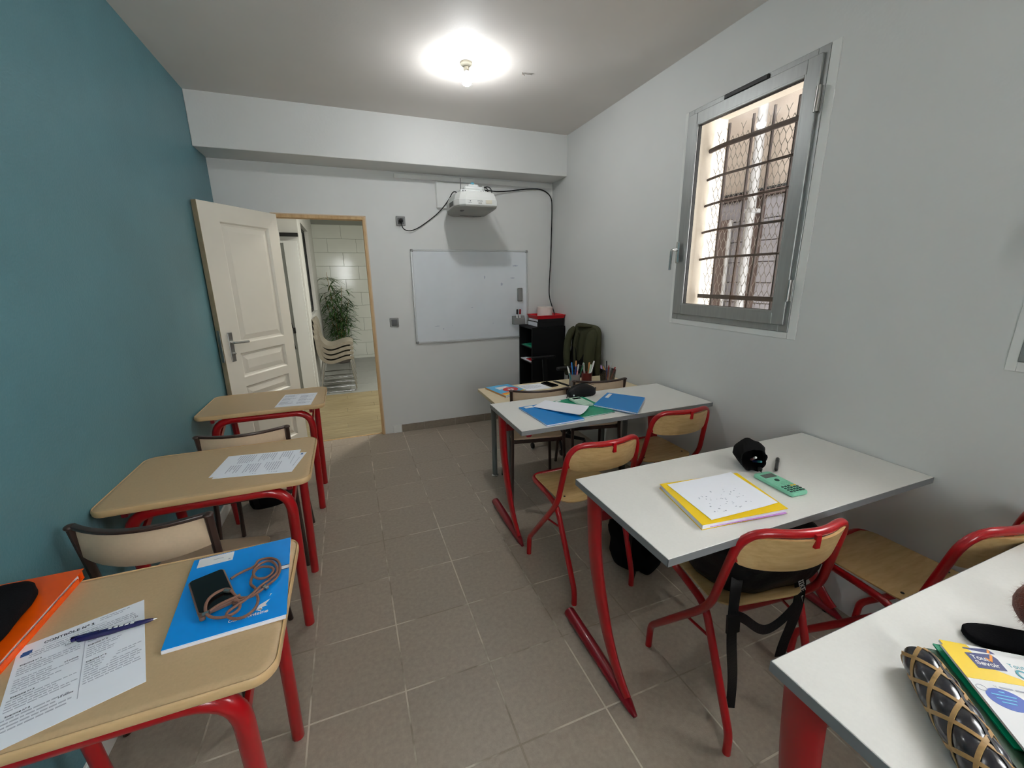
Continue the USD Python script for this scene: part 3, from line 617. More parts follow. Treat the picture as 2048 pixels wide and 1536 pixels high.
# on top
bi = Thing('ring_binder', 'black ring binder lying on the bookcase under the red tray', 'binder', (1.88, 3.87, CH), world=True)
bi.part('cover', join(box((1.735, 3.775, CH), (2.03, 4.02, CH+.004), .001), box((1.735, 3.775, CH+.046), (2.03, 4.02, CH+.050), .001), box((1.735, 3.771, CH), (2.03, 3.776, CH+.05), .001)), 'black_plastic')
bi.part('pages', box((1.738, 3.785, CH+.004), (2.02, 4.012, CH+.046), .001), 'paper')
bi = Thing('ring_binder', 'upper black binder directly beneath the red tray on the bookcase', 'binder', (1.88, 3.87, CH+.05), world=True)
bi.part('cover', join(box((1.74, 3.77, CH+.0505), (2.028, 4.01, CH+.0535), .001), box((1.74, 3.77, CH+.076), (2.028, 4.01, CH+.079), .001), box((1.74, 3.766, CH+.0505), (2.028, 3.771, CH+.079), .001)), 'black_plastic')
bi.part('pages', box((1.744, 3.778, CH+.0535), (2.02, 4.004, CH+.076), .001), 'paper')
single('letter_tray', loft([np.c_[rrect(w, h, .014)+(1.885, 3.885), np.full(20, z)] for w, h, z in ((.30, .24, CH+.0795), (.30, .24, CH+.082), (.315, .255, CH+.110), (.330, .27, CH+.112), (.330, .27, CH+.115), (.312, .252, CH+.114), (.29, .23, CH+.086))]), 'folder_red', 'red plastic letter tray on the black binders', 'tray')
single('tissue_roll', move(lathe([(.021, .0), (.076, 0), (.078, .004), (.078, .098), (.076, .102), (.021, .102), (.0205, .004)], 28, False), (1.87, 3.885, CH+.087)), 'tissue', 'pale roll of paper towel standing in the red tray', 'paper roll')

# ------------------------------------------------------------------ single desks by the blue wall
def school_desk():
    t = Thing('school_desk', 'single wood-tone school desk closest to the camera, holding the exam sheet and blue notebook', 'desk', (-.553, 1.03, 0), 0, 'single desks along the blue wall')
    W, D, H = .685, .485, .76
    t.part('desktop', slab(W, D, .045, [(.012, H-.026), (.004, H-.023), (.0, H-.016), (.0, H-.011), (.004, H-.004), (.012, H-.0006), (.02, H), (.05, H)], 7), 'desk_top')
    t.part('edging', join(*[sweep(np.r_[rrect(W-.001, D-.001, .045, 7), rrect(W-.001, D-.001, .045, 7)[:2]] @ np.eye(2, 3)+(0, 0, H-.0135), circ(.0118, 8, .0035), (0, 0, 1))]), 'desk_edge')
    z = H-.026-.021
    t.part('front_frame', tube([(-.245, -.13, 0), (-.262, -.205, z), (.262, -.205, z), (.245, -.13, 0)], .0205, 12, .11, k=8), 'red_paint')
    for s in (-1, 1):
        t.part('leg', tube([(s*.262, .195, H-.024), (s*.245, .245, 0)], .0195, 12), 'red_paint')
        t.part('brace', sweep([(s*.252, -.190, .575), (s*.258, .17, .70)], rsec(.030, .012), (0, 0, 1)), 'red_paint')
        t.part('rail', sweep([(s*.262, -.2, z+.004), (s*.262, .2, z+.004)], rsec(.03, .02), (0, 0, 1)), 'dark_red_paint')
    return t
d1 = school_desk()
copy_of(d1, 'school_desk', 'middle single school desk with two printed sheets, set between the other two', (-.553, 1.923, 0))
copy_of(d1, 'school_desk', 'single school desk in front of the open cream door, one white sheet on it', (-.545, 2.975, 0))

# ------------------------------------------------------------------ double tables on oval C legs
TL, TD, TH = 1.243, .50, .772
def double_table():
    t = Thing('double_table', 'grey-topped double table in the middle row, with the yellow folder', 'table', (1.3575, 1.0, 0), 0, 'grey double tables on red C legs')
    t.part('tabletop', box((-TL/2+.001, -TD/2+.001, TH-.025), (TL/2-.001, TD/2-.001, TH), .0012), 'grey_top', smooth=False)
    t.part('edge_band', ring_z(TL, TD, TH-.0248, TH-.0012), 'grey_edge', smooth=False)
    for s in (-1, 1):
        x = s*(TL/2-.062)
        p = spline([(x, .215, TH-.03), (x, .205, .62), (x, .19, .48), (x, .13, .29), (x, .045, .13), (x, -.055, .035)], 22)
        t.part('upright', sweep(p, circ(.0385, 14, .0185), (0, 1, 0), True, np.interp(np.linspace(0, 1, 22), [0, .5, 1], [1.12, 1.0, .62])), 'red_paint')
        t.part('foot', sweep([(x, -.105, .008), (x, -.06, .020), (x, .15, .030), (x, .375, .036)], circ(.021, 12, .023), (0, 0, 1), True, [.35, .85, 1.05, 1.1]), 'dark_red_paint')
        for y in (-.03, .34): t.part('glide', move(lathe([(.011, 0), (.012, .002), (.009, .016)], 10), (x, y, 0)), 'black_plastic')
        t.part('bracket', sweep([(x, .24, TH-.042), (x, -.20, TH-.042)], rsec(.032, .03), (0, 0, 1)), 'dark_red_paint')
    t.part('cross_bar', sweep([(-TL/2+.07, .205, .625), (TL/2-.07, .205, .625)], rsec(.045, .028), (0, 0, 1)), 'dark_red_paint')
    return t
def ring_z(w, d, z0, z1):
    e = .0012
    return join(box((-w/2, -d/2, z0), (w/2, -d/2+e, z1)), box((-w/2, d/2-e, z0), (w/2, d/2, z1)), box((-w/2, -d/2, z0), (-w/2+e, d/2, z1)), box((w/2-e, -d/2, z0), (w/2, d/2, z1)))
tb = double_table()
copy_of(tb, 'double_table', 'grey-topped double table in front of the teacher desk, with the blue and green folders', (1.360, 2.037, 0))
copy_of(tb, 'double_table', 'grey-topped double table at the camera, with the workbook and the braided pencil case', (1.333, .183, 0))

# ------------------------------------------------------------------ red tubular chairs
def red_chair():
    t = Thing('red_chair', 'red tube and plywood chair carrying the black backpack', 'chair', (1.205, .876, 0), -10, 'red tube chairs')
    R = .0132
    for s in (-1, 1):
        t.part('rear_leg', tube([(s*.165, -.212, 0), (s*.165, -.210, .075), (s*.182, -.055, .443), (s*.178, .06, .449)], R, 12, [0, .03, .05, 0]), 'red_paint')
        t.part('gusset', tube([(s*.199, .035, .335), (s*.176, -.105, .345)], .005, 8), 'red_paint')
    t.part('seat_rail', tube([(-.178, .05, .449), (-.174, .255, .455), (.174, .255, .455), (.178, .05, .449)], R, 12, .06), 'red_paint')
    prof = [(-.206, .216, 0), (-.206, .212, .105), (-.206, -.055, .425), (-.206, -.108, .500), (-.184, -.168, .797), (0, -.238, .803), (.184, -.168, .797), (.206, -.108, .500), (.206, -.055, .425), (.206, .212, .105), (.206, .216, 0)]
    t.part('back_frame', tube(prof, R, 12, [0, .03, .03, .05, .085, .14, .085, .05, .03, .03, 0], k=7), 'red_paint')
    # seat: shaped plywood
    out = rrect(.345, .375, .07, 6); rings = []
    def zf(x, y): return .470+.006*np.cos(x*9)*-1 + .010*np.clip((-y+.02)/.13, 0, 1)**2 - .014*np.clip((y-.19)/.07, 0, 1)**2
    for d, dz in ((.004, -.0045), (0, -.0025), (0, .0025), (.004, .0045)):
        q = rrect(.345-2*d, .375-2*d, .07-d, 6)+(0, .075); rings.append(np.c_[q, zf(q[:, 0], q[:, 1])+dz])
    for f in (.75, .5, .25):
        q = rrect(.337*f, .367*f, .066*f, 6)+(0, .075); rings.append(np.c_[q, zf(q[:, 0], q[:, 1])+.0045])
    low = []
    for f in (.25, .5, .75):
        q = rrect(.337*f, .367*f, .066*f, 6)+(0, .075); low.append(np.c_[q, zf(q[:, 0], q[:, 1])-.0045])
    st = t.part('seat', loft(low+rings), 'plywood')
    for s in (-1, 1): t.part('screw', move(lathe([(.001, .002), (.005, .0015), (.006, 0)], 8), (s*.135, -.045, .4775)), 'black_slot', under=st)
    # curved backrest board
    n = 19; xs = np.linspace(-1, 1, n)
    lo = .666+.022*np.abs(xs)**8; hi = .790-.030*np.abs(xs)**7; lo[[0, -1]] += .014; hi[[0, -1]] -= .014
    yb = -.160-.066*(1-xs**2); rows = []
    for off in (.0045, -.0045): rows.append([np.stack([xs*(.194-.11*((lo*(1-k)+hi*k)-.66)), yb+off-.27*((lo*(1-k)+hi*k)-.755), lo*(1-k)+hi*k], 1) for k in (0, .5, 1)])
    rg = [np.vstack([rows[0][0][i:i+1], rows[0][1][i:i+1], rows[0][2][i:i+1], rows[1][2][i:i+1], rows[1][1][i:i+1], rows[1][0][i:i+1]]) for i in range(n)]
    t.part('backrest', loft(rg), 'plywood')
    for x, z, y in ((-.180, .694, -.150), (.180, .694, -.150), (0, .784, -.236)):
        t.part('tab', hull([p for a in (0, 1) for p in ((x-.008-.012*(abs(x) > .1), y-.008*a+.002, z-.010-.010*(abs(x) < .1)), (x+.008+.012*(abs(x) > .1), y-.008*a+.002, z-.010-.010*(abs(x) < .1)), (x-.008-.012*(abs(x) > .1), y-.008*a+.002, z+.010+.012*(abs(x) < .1)), (x+.008+.012*(abs(x) > .1), y-.008*a+.002, z+.010+.012*(abs(x) < .1)))]), 'red_paint')
    return t
rc = red_chair()
copy_of(rc, 'red_chair', 'empty red tube chair in the gangway, pulled out from the table with blue folders', (1.022, 1.655, 0), 1)
copy_of(rc, 'red_chair', 'empty red tube chair against the white wall, under the barred window', (1.665, 1.86, 0), -2)
copy_of(rc, 'red_chair', 'red tube chair against the white wall beside the chair with the backpack', (1.765, .665, 0), 0)

# ------------------------------------------------------------------ brown tube chairs
def brown_chair():
    t = Thing('brown_chair', 'brown tube chair with a beige back, wedged between the two nearer desks', 'chair', (-.622, 1.69, 0), -12, 'brown tube chairs with beige backs')
    for s in (-1, 1):
        t.part('rear_leg', tube([(s*.195, -.232, 0), (s*.180, -.178, .40), (s*.182, -.182, .55), (s*.190, -.212, .797)], .0115, 10, .05, (1, 0, 0), .0150), 'brown_paint')
        t.part('front_leg', tube([(s*.192, .205, 0), (s*.172, .165, .425)], .0115, 10), 'brown_paint')
        t.part('side_rail', sweep([(s*.176, -.178, .424), (s*.172, .168, .424)], rsec(.026, .018), (0, 0, 1)), 'brown_paint')
        t.part('post_cap', ball((s*.190, -.213, .797), (.0155, .0165, .009)), 'brown_paint')
    for y in (-.17, .165): t.part('cross_rail', sweep([(-.172, y, .424), (.172, y, .424)], rsec(.026, .018), (0, 0, 1)), 'brown_paint')
    t.part('seat', slab(.37, .375, .04, [(.004, .4375), (0, .440), (0, .447), (.004, .4505), (.02, .4515)], 5, (0, .01, 0)), 'cream_laminate')
    n = 15; xs = np.linspace(-1, 1, n); yb = -.205-.060*(1-xs**2); half = .184
    lo = .690-.012*(1-xs**2); rg = [np.array([(x*half, y+.005, a), (x*half, y-.005, a), (x*half, y-.0062, .74), (x*half, y-.005, .795), (x*half, y+.005, .795), (x*half, y+.0038, .74)]) for x, y, a in zip(xs, yb, lo)]
    t.part('backrest', loft(rg), 'cream_laminate')
    t.part('top_rail', sweep([(x*.188, y, .7975) for x, y in zip(np.linspace(-1, 1, 21), -.208-.060*(1-np.linspace(-1, 1, 21)**2))], rsec(.013, .019, .004), (0, 0, 1)), 'brown_paint')
    return t
bc = brown_chair()
copy_of(bc, 'brown_chair', 'brown tube chair with a beige back, in front of the open door', (-.54, 2.465, 0), 0)
copy_of(bc, 'brown_chair', 'brown tube chair at the teacher desk, behind the first blue folder', (1.156, 2.592, 0), -11)
copy_of(bc, 'brown_chair', 'brown tube chair at the teacher desk, behind the black pencil case and near the wall', (1.654, 2.655, 0), -11)

# ------------------------------------------------------------------ teacher desk
td = Thing('teacher_desk', 'pale cream teacher desk on grey tube legs behind the double table', 'desk', (1.42, 2.675, 0), 0)
W, D, H = 1.15, .47, .70
td.part('desktop', plate(W, D, .006, H-.022, H, .0015), 'teacher_top', smooth=False)
for x in (-.475, .5):
    for y in (-.14, .165):
        lg = td.part('leg', tube([(x, y, .012), (x, y, H-.022)], .0195, 14), 'grey_paint'); td.part('levelling_foot', move(lathe([(.026, 0), (.026, .006), (.014, .012), (.012, .03)], 16), (x, y, 0)), 'steel', under=lg)
    td.part('side_rail', sweep([(x, -.14, H-.05), (x, .165, H-.05)], rsec(.04, .02), (0, 0, 1)), 'grey_paint')
td.part('apron', box((-.475, .155, H-.075), (.5, .175, H-.023), .002), 'grey_paint')

# ------------------------------------------------------------------ teacher's swivel chair and the coat on it
oc = Thing('office_chair', 'black swivel armchair behind the teacher desk, a coat over its back', 'chair', (1.685, 3.21, 0), 90)
for k in range(5):
    a = k*72*PI/180+.3; e = (.25*math.cos(a), .25*math.sin(a))
    sp = oc.part('base_arm', sweep([(.02*math.cos(a), .02*math.sin(a), .10), (e[0], e[1], .072)], rsec(.035, .025), (0, 0, 1), True, [1.2, .7]), 'black_plastic')
    oc.part('castor', join(move(lathe([(.001, -.011), (.024, -.011), (.026, 0), (.024, .011), (.001, .011)], 16), (e[0], e[1], .026), rx=90, rz=0), tube([(e[0], e[1], .03), (e[0], e[1], .07)], .007, 8)), 'black_plastic', under=sp)
oc.part('gas_column', lathe([(.025, .09), (.025, .25), (.015, .25), (.015, .44)], 14), 'black_metal')
oc.part('seat', slab(.46, .44, .10, [(.05, .44), (.01, .45), (0, .475), (.012, .505), (.05, .515), (.12, .512)], 6, (0, .03, 0)), 'black_cloth')
oc.part('back', warp(slab(.40, .46, .12, [(.03, -.026), (0, -.014), (0, .014), (.03, .026)], 6), lambda v: np.c_[v[:, 0], -.245-v[:, 2]-.10*(v[:, 1]/.5), v[:, 1]+.835]), 'black_cloth')
oc.part('back_stem', sweep([(0, -.12, .44), (0, -.26, .46), (0, -.27, .66)], rsec(.05, .015), (1, 0, 0)), 'black_plastic')
for s in (-1, 1):
    ar = oc.part('arm_pad', plate(.05, .24, .02, .765, .792, .006, loc=(s*.25, .03, 0)), 'black_plastic'); oc.part('arm_post', sweep([(s*.22, -.02, .44), (s*.25, .0, .50), (s*.25, .02, .768)], rsec(.05, .02), (0, 1, 0)), 'black_plastic', under=ar)
co = Thing('coat', 'khaki green coat hung over the black swivel chair', 'coat', (1.951, 3.215, .60), 90)
rings = []
for z, w, d, cy in ((.045, .225, .030, .0), (.10, .232, .050, .0), (.20, .230, .054, -.002), (.30, .224, .054, -.006), (.38, .216, .052, -.012), (.445, .205, .048, -.018), (.478, .185, .040, -.020), (.494, .15, .026, -.021), (.499, .08, .008, -.021)):
    a = np.arange(64)*2*PI/64; f = 1+.10*np.sin(9*a+3*z)*np.clip((.46-z)/.2, 0, 1)+.08*np.sin(5*a+1.2-4*z)
    rings.append(np.c_[w*np.cos(a)*(.97+.03*f), cy+d*np.sign(np.sin(a))*np.abs(np.sin(a))**.7*f, np.full(64, z)+.012*np.sin(3*a+1)*(z < .2)])
co.part('body', loft(rings), 'khaki')
co.part('sleeve', tube(spline([(.17, .012, .455), (.185, .065, .36), (.18, .085, .22), (.155, .09, .08), (.15, .085, .02)], 20), .05, 14, r2=.034, scale=np.interp(np.linspace(0, 1, 20), [0, .1, .6, 1], [.55, .95, 1, .85])), 'khaki')
co.part('sleeve', tube(spline([(-.15, .012, .455), (-.185, .06, .36), (-.19, .075, .22), (-.18, .075, .06)], 20), .05, 14, r2=.034, scale=np.interp(np.linspace(0, 1, 20), [0, .1, .6, 1], [.55, .95, 1, .85])), 'khaki')
co.part('collar', tube(spline([(-.10, -.01, .49), (-.05, .03, .487), (.03, .036, .483), (.10, .01, .478)], 14), .024, 10, r2=.012), 'khaki')
co.part('strap', sweep(spline([(.03, .058, .44), (.04, .088, .30), (.035, .084, .15), (.04, .078, .05)], 14), rsec(.035, .005), (1, 0, 0)), 'khaki')

# ------------------------------------------------------------------ things on the nearest single desk
Z1 = .7601
def on_quad(c4, z, items):
    """Flat print on a sheet: ITEMS (s0, t0, s1, t1) in the sheet's own measure."""
    c4 = np.asarray(c4, float); B = lambda s, t: (1-s)*(1-t)*c4[0]+s*(1-t)*c4[1]+s*t*c4[2]+(1-s)*t*c4[3]
    return join(*[quad([B(a, b), B(c, b), B(c, d), B(a, d)], z, .00025, None, 1, 1) for a, b, c, d in items])
def text_on(c4, z, s, t, txt, h, bold=False, depth=.0003):
    """Lettering along the sheet's s direction from (s, t)."""
    c4 = np.asarray(c4, float); p = (1-s)*(1-t)*c4[0]+s*(1-t)*c4[1]+s*t*c4[2]+(1-s)*t*c4[3]; d = c4[1]-c4[0]
    return text(txt, h, (p[0], p[1], z), math.degrees(math.atan2(d[1], d[0])), depth, bold)
def lines(r, s0, s1, t0, t1, n, h=.36, first=None):
    out = []; dt = (t1-t0)/n
    for k in range(n):
        s = s0; e = s0+(s1-s0)*r.choice((1, .97, .9, .72, .55, .95))
        while s < e-.01:
            w = r.uniform(.02, .075); out.append((s, t0+k*dt, min(s+w, e), t0+k*dt+dt*h)); s += w+.009
    return out
# paper corners: bottom-left, bottom-right, top-right, top-left as one reads it
EX = np.array([(-.632, .790), (-.441, .857), (-.538, 1.124), (-.729, 1.053)])
sh = Thing('exam_sheet', 'printed exam sheet headed CONTRÔLE with a blue pen lying across it', 'paper', (-.585, .95, Z1), world=True)
fold = lambda s, t: .0012*np.exp(-((s-.65*t-.44)/.04)**2)*np.clip((.78-t)/.1, 0, 1)*np.clip((t-.3)/.1, 0, 1)
sh.part('sheet', quad(EX, Z1, .0006, fold, 16, 16), 'paper')
zt = Z1+.0008
sh.part('title', text_on(EX, zt, .19, .925, 'CONTRÔLE N° 1', .0074, True), 'ink')
r4 = random.Random(11)
IT = [(.19, .893, .68, .896), (.515, .14, .521, .77)]
IT += lines(r4, .62, .97, .972, .925, 2)
body = lines(r4, .10, .93, .872, .80, 3) + lines(r4, .04, .50, .735, .64, 4)+lines(r4, .04, .50, .615, .47, 6)+lines(r4, .03, .50, .42, .30, 5)+lines(r4, .03, .50, .25, .12, 4)+lines(r4, .54, .96, .765, .70, 3)+lines(r4, .54, .85, .64, .52, 5)+lines(r4, .54, .97, .46, .24, 9)
sh.part('print', on_quad(EX, zt, IT+[(a, max(b-abs(d-b), 0) if d < b else b, c, b) for a, b, c, d in body]), 'pale_ink', kind='stuff', smooth=False)
for k, (s_, t_, tx) in enumerate(((.05, .757, 'Exercice n° 1'), (.05, .437, 'Exercice n° 2'), (.05, .266, 'Exercice n° 3'), (.545, .665, 'Exercice n° 4'), (.545, .478, 'Exercice n° 5'))):
    sh.part('heading', text_on(EX, zt, s_, t_, tx, .0036, True), 'ink')
for s_, t_ in ((.36, .79), (.38, .585), (.38, .228), (.90, .79), (.90, .665)): sh.part('marks', text_on(EX, zt, s_, t_, '10 points' if s_ < .5 else '/ 10', .0034, True), 'ink')
sh.part('corner_picture', on_quad(EX, zt, [(.035, .86, .10, .875), (.035, .875, .115, .895), (.045, .895, .115, .91)]), 'blue_ink', smooth=False)
pe = Thing('ballpoint_pen', 'thick navy blue ballpoint pen lying across the exam sheet', 'pen', (-.553, 1.027, Z1+.0078), 3.3)
pe.part('barrel', move(lathe([(.003, -.066), (.0058, -.062), (.0072, -.04), (.0074, -.005), (.0062, .012), (.0056, .04), (.0042, .058), (.0022, .067)], 16), ry=90), 'navy_pen')
pe.part('tip', move(lathe([(.0022, .067), (.0008, .073), (.0003, .074)], 10), ry=90), 'steel')
pe.part('clip', join(box((-.074, -.0035, .0062), (-.028, .0035, .0085), .001), box((-.074, -.0035, 0), (-.066, .0035, .0085), .001)), 'navy_pen')
pe.part('print', join(*[box((-.012+.0095*k, -.0026, .0064-.0003*k), (-.005+.0095*k, .0016, .0074-.00032*k), .0003) for k in range(5)]), 'white_print', label='worn white lettering')

# 24 x 32 notebook, phone and lanyard
NB = np.array([(-.437, .921), (-.204, .933), (-.230, 1.258), (-.466, 1.240)])
nb = Thing('notebook', 'bright blue exercise book under the phone on the nearest single desk', 'notebook', (-.335, 1.09, Z1), world=True)
nb.part('pages', quad(NB+[(.001, -.004), (-.002, -.006), (0, 0), (.001, 0)], Z1, .006, lambda s, t: .0015*(1-t), 6, 6), 'paper')
nb.part('cover', quad(NB, Z1+.0075, .0008, None, 10, 10), 'bright_blue')
zt = Z1+.0084
nb.part('name_label', on_quad(NB, zt+.0001, [(.055, .865, .40, .99)]), 'white_print', smooth=False)
nb.part('name_print', on_quad(NB, zt+.0004, [(.20, .93, .30, .937), (.355, .885, .375, .90)]), 'pale_ink', smooth=False)
nb.part('maker_name', text_on(NB, zt+.0005, .49, .078, 'Clairefontaine', .0088, True), 'white_print')
B = lambda s, t: tuple((1-s)*(1-t)*NB[0]+s*(1-t)*NB[1]+s*t*NB[2]+(1-s)*t*NB[3])
def flat(pts, z, th=.0003): return move(extr(Polygon(pts), 0, th), (0, 0, z))
nb.part('maker_emblem', join(flat([B(.72, .125), B(.745, .175), B(.84, .215), B(.80, .165), B(.82, .15), B(.775, .145), B(.77, .12)], zt+.0004), flat([B(.74, .118), B(.755, .135), B(.78, .128), B(.76, .110)], zt+.0004), flat([B(.83, .245), B(.84, .275), B(.85, .27)], zt+.0002)), 'white_print', smooth=False)
nb.part('stripe', on_quad(NB, zt, [(.90, .585, 1.0, .592), (.90, .535, 1.0, .542)]), 'navy_pen', smooth=False)
nb.part('stripe', on_quad(NB, zt, [(.90, .542, 1.0, .585)]), 'white_print', smooth=False)
ph = Thing('phone', 'black-screened phone in a brown case on the blue exercise book', 'phone', (-.3815, 1.070, Z1+.0108), 23)
ph.part('case', plate(.077, .152, .011, 0, .0105, .002), 'phone_case')
ph.part('screen', plate(.070, .145, .009, .0105, .0118, .0006), 'screen_black')
for s_ in (-1, 1): ph.part('case_lug', plate(.012, .016, .005, 0, .008, .001, loc=(s_*.032, -.079, 0)), 'phone_case')
ph.part('cord_clasp', tube([(-.030, -.078, .010), (-.018, -.083, .012)], .0045, 10), 'steel')
ph.part('cord_clasp', tube([(.030, -.046, .0165), (.022, -.034, .0165)], .005, 10), 'steel')
zc = Z1+.0158
loop = [(-.350, 1.106, zc), (-.333, 1.122, zc), (-.316, 1.131, zc), (-.302, 1.136, zc+.002), (-.296, 1.155, zc+.003), (-.276, 1.158, zc+.003), (-.250, 1.140, zc+.002), (-.238, 1.103, zc), (-.243, 1.064, zc), (-.262, 1.036, zc+.003), (-.289, 1.012, zc+.003), (-.318, 1.020, zc+.006), (-.345, 1.050, zc+.0125), (-.371, 1.038, zc+.0125), (-.377, 1.004, zc+.010), (-.364, .977, zc+.004), (-.345, .969, zc), (-.322, .968, zc), (-.308, .980, zc), (-.312, 1.004, zc+.004), (-.322, 1.016, zc+.007)]
loop2 = [(-.322, 1.010, zc+.006), (-.300, 1.008, zc+.004), (-.282, 1.030, zc+.004), (-.296, 1.060, zc), (-.300, 1.098, zc), (-.291, 1.122, zc+.003), (-.270, 1.118, zc+.004), (-.252, 1.098, zc+.004), (-.262, 1.076, zc+.002), (-.284, 1.078, zc+.002), (-.297, 1.095, zc+.004), (-.293, 1.128, zc+.006), (-.272, 1.140, zc+.006), (-.250, 1.118, zc+.005), (-.244, 1.078, zc+.004), (-.266, 1.046, zc+.006), (-.285, 1.018, zc+.006), (-.310, .995, zc+.003), (-.330, .975, zc+.001), (-.316, .955, zc), (-.292, .950, zc), (-.275, .966, zc), (-.270, .99, zc+.002), (-.276, 1.012, zc+.004)]
loop3 = [(-.376, .990, zc-.001), (-.355, 1.000, zc+.008), (-.330, 1.012, zc+.009), (-.312, 1.022, zc+.007)]
ld = Thing('phone_lanyard', 'brown round cord lanyard coiled over the phone and the blue exercise book', 'lanyard', (-.31, 1.05, Z1+.012), world=True)
for q, n in ((loop, 120), (loop2, 130), (loop3, 20)): ld.part('cord', tube(spline(q, n), .0033, 8), 'cord_brown')
ld.part('ring', join(tube([(-.262, 1.0365, zc+.004), (-.2665, 1.031, zc+.004)], .0055, 10), tube([(-.256, 1.0335, zc+.003), (-.261, 1.028, zc+.003)], .005, 10)), 'steel')
# orange folder and black pouch
of = Thing('orange_folder', 'orange elastic folder against the blue wall, a black pouch on top', 'folder', (-.805, 1.13, Z1), world=True)
of.part('back_cover', box((-.893, .985, Z1), (-.720, 1.283, Z1+.0015)), 'folder_orange')
of.part('cover', quad([(-.893, .985), (-.722, .985), (-.718, 1.285), (-.893, 1.292)], Z1+.020, .0016, lambda s, t: .004*s*t, 6, 6), 'folder_orange')
of.part('spine', box((-.893, 1.281, Z1+.001), (-.722, 1.2835, Z1+.021)), 'folder_orange')
of.part('sheets', box((-.885, .990, Z1+.002), (-.728, 1.276, Z1+.013), .001), 'paper')
of.part('flap', quad([(-.7235, .99), (-.7215, .99), (-.7205, 1.26), (-.7225, 1.26)], Z1+.001, .0125, None, 2, 2), 'folder_orange')
def blob(w, d, h, loc, rz=0, seed=1, amp=.06, pw=.55, n=40, m=12, lean=(0, 0), sag=0):
    rings = []
    for k in range(m+1):
        f = k/m; zz = h*f; q = 1-.10*(1-min(f*5, 1))**2
        if f > .55: q *= max(1-((f-.55)/.45)**2.6*.96, .04)
        a = np.arange(n)*2*PI/n; c, s_ = np.cos(a), np.sin(a)
        x = w/2*np.sign(c)*np.abs(c)**pw*q; y = d/2*np.sign(s_)*np.abs(s_)**pw*q
        g = 1+amp*(meshkit.fbm(np.c_[x*14, y*14, np.full(n, zz*14)], 3, seed)-.5)*2
        rings.append(np.c_[x*g+lean[0]*f, y*g+lean[1]*f, np.full(n, zz)-sag*np.abs(x/w*2)**2*f])
    return move(loft(rings), loc, rz)
bp = Thing('felt_pouch', 'soft black felt pouch lying on the orange folder', 'pouch', (-.815, 1.115, Z1+.0262), 0)
bp.part('body', blob(.135, .225, .048, (0, 0, 0), 6, 4, .10, .6), 'black_felt')
bp.part('opening', move(lathe([(.001, .002), (.02, .004), (.032, .001), (.034, -.004)], 18), (-.02, .02, .0475)), 'black_felt')

# ------------------------------------------------------------------ papers on the other single desks
def exam_page(name, label, c4, z, seed, blot=False):
    c4 = np.array(c4); t = Thing(name, label, 'paper', (*c4.mean(0), z), world=True); r = random.Random(seed)
    t.part('sheet', quad(c4, z, .0005, None, 4, 4), 'paper')
    L = lines(r, .05, .46, .90, .74, 5)+lines(r, .05, .46, .68, .46, 7)+lines(r, .05, .46, .40, .16, 8)+lines(r, .54, .95, .82, .60, 7)+lines(r, .54, .95, .55, .36, 6)+lines(r, .54, .92, .30, .14, 5)+lines(r, .28, .72, .955, .935, 1)
    t.part('print', on_quad(c4, z+.0006, [(a, d, c, b) if d < b else (a, b, c, d) for a, b, c, d in L]), 'pale_ink', kind='stuff', smooth=False)
    if blot: t.part('printed_badge', on_quad(c4, z+.0007, [(.06, .935, .12, .965)]), 'blue_ink', smooth=False)
exam_page('printed_sheet', 'lower printed sheet with a dark dot on the middle single desk', [(-.533, 2.020), (-.567, 1.813), (-.281, 1.763), (-.240, 1.957)], Z1, 1, True)
exam_page('printed_sheet', 'upper printed sheet, askew over the other on the middle single desk', [(-.558, 2.036), (-.581, 1.828), (-.288, 1.787), (-.266, 1.996)], Z1+.0012, 2)
exam_page('printed_sheet', 'printed sheet on the single desk in front of the open door', [(-.480, 2.774), (-.278, 2.752), (-.254, 3.044), (-.455, 3.069)], Z1, 3)

# ------------------------------------------------------------------ table with the blue and green folders
Z2 = TH+.0002
def folder(name, label, c4, z, m, th=.006, tag_at=None, cat='folder', pages=True, fn=None):
    c4 = np.array(c4, float); t = Thing(name, label, cat, (*c4.mean(0), z), world=True); c = c4.mean(0)
    t.part('back_cover', quad(c4, z, .0008, None, 2, 2), m)
    if pages: t.part('sheets', quad(c+(c4-c)*.985, z+.001, th-.002, None, 2, 2), 'paper')
    t.part('cover', quad(c4, z+th-.0008, .0008, fn, 8, 8), m)
    if tag_at: t.part('name_label', on_quad(c4, z+th+.0003, [tag_at]), 'white_print', smooth=False)
    return t
folder('folder', 'blue folder partly under the loose white page, at the open end of the table', [(.885, 1.800), (1.112, 1.812), (1.088, 2.150), (.862, 2.132)], Z2, 'folder_blue', .008, (.12, .88, .36, .97))
folder('folder', 'green folder under the pale calculator', [(1.116, 1.846), (1.334, 1.854), (1.318, 2.190), (1.103, 2.170)], Z2, 'folder_green', .006, (.06, .93, .22, .985))
folder('folder', 'blue folder lying askew over the corner of the green folder, near the wall', [(1.274, 1.986), (1.410, 1.762), (1.642, 1.988), (1.495, 2.173)][1:]+[(1.274, 1.986)], Z2+.0068, 'folder_blue', .009, None).part('name_label', on_quad([(1.410, 1.762), (1.642, 1.988), (1.495, 2.173), (1.274, 1.986)], Z2+.0165, [(.60, .84, .93, .93)]), 'white_print', smooth=False)
PA = np.array([(1.093, 1.835), (1.223, 1.950), (1.062, 2.192), (.941, 2.103)])
ps = Thing('loose_page', 'handwritten white page curling over the blue and green folders', 'paper', (1.08, 2.02, Z2+.0085), world=True)
cf = lambda s, t: .002+.010*(np.abs(s-.5)*2)**2*(1-t)+.004*(1-t)**3
ps.part('sheet', quad(PA, Z2+.0085, .0006, cf, 12, 12), 'paper')
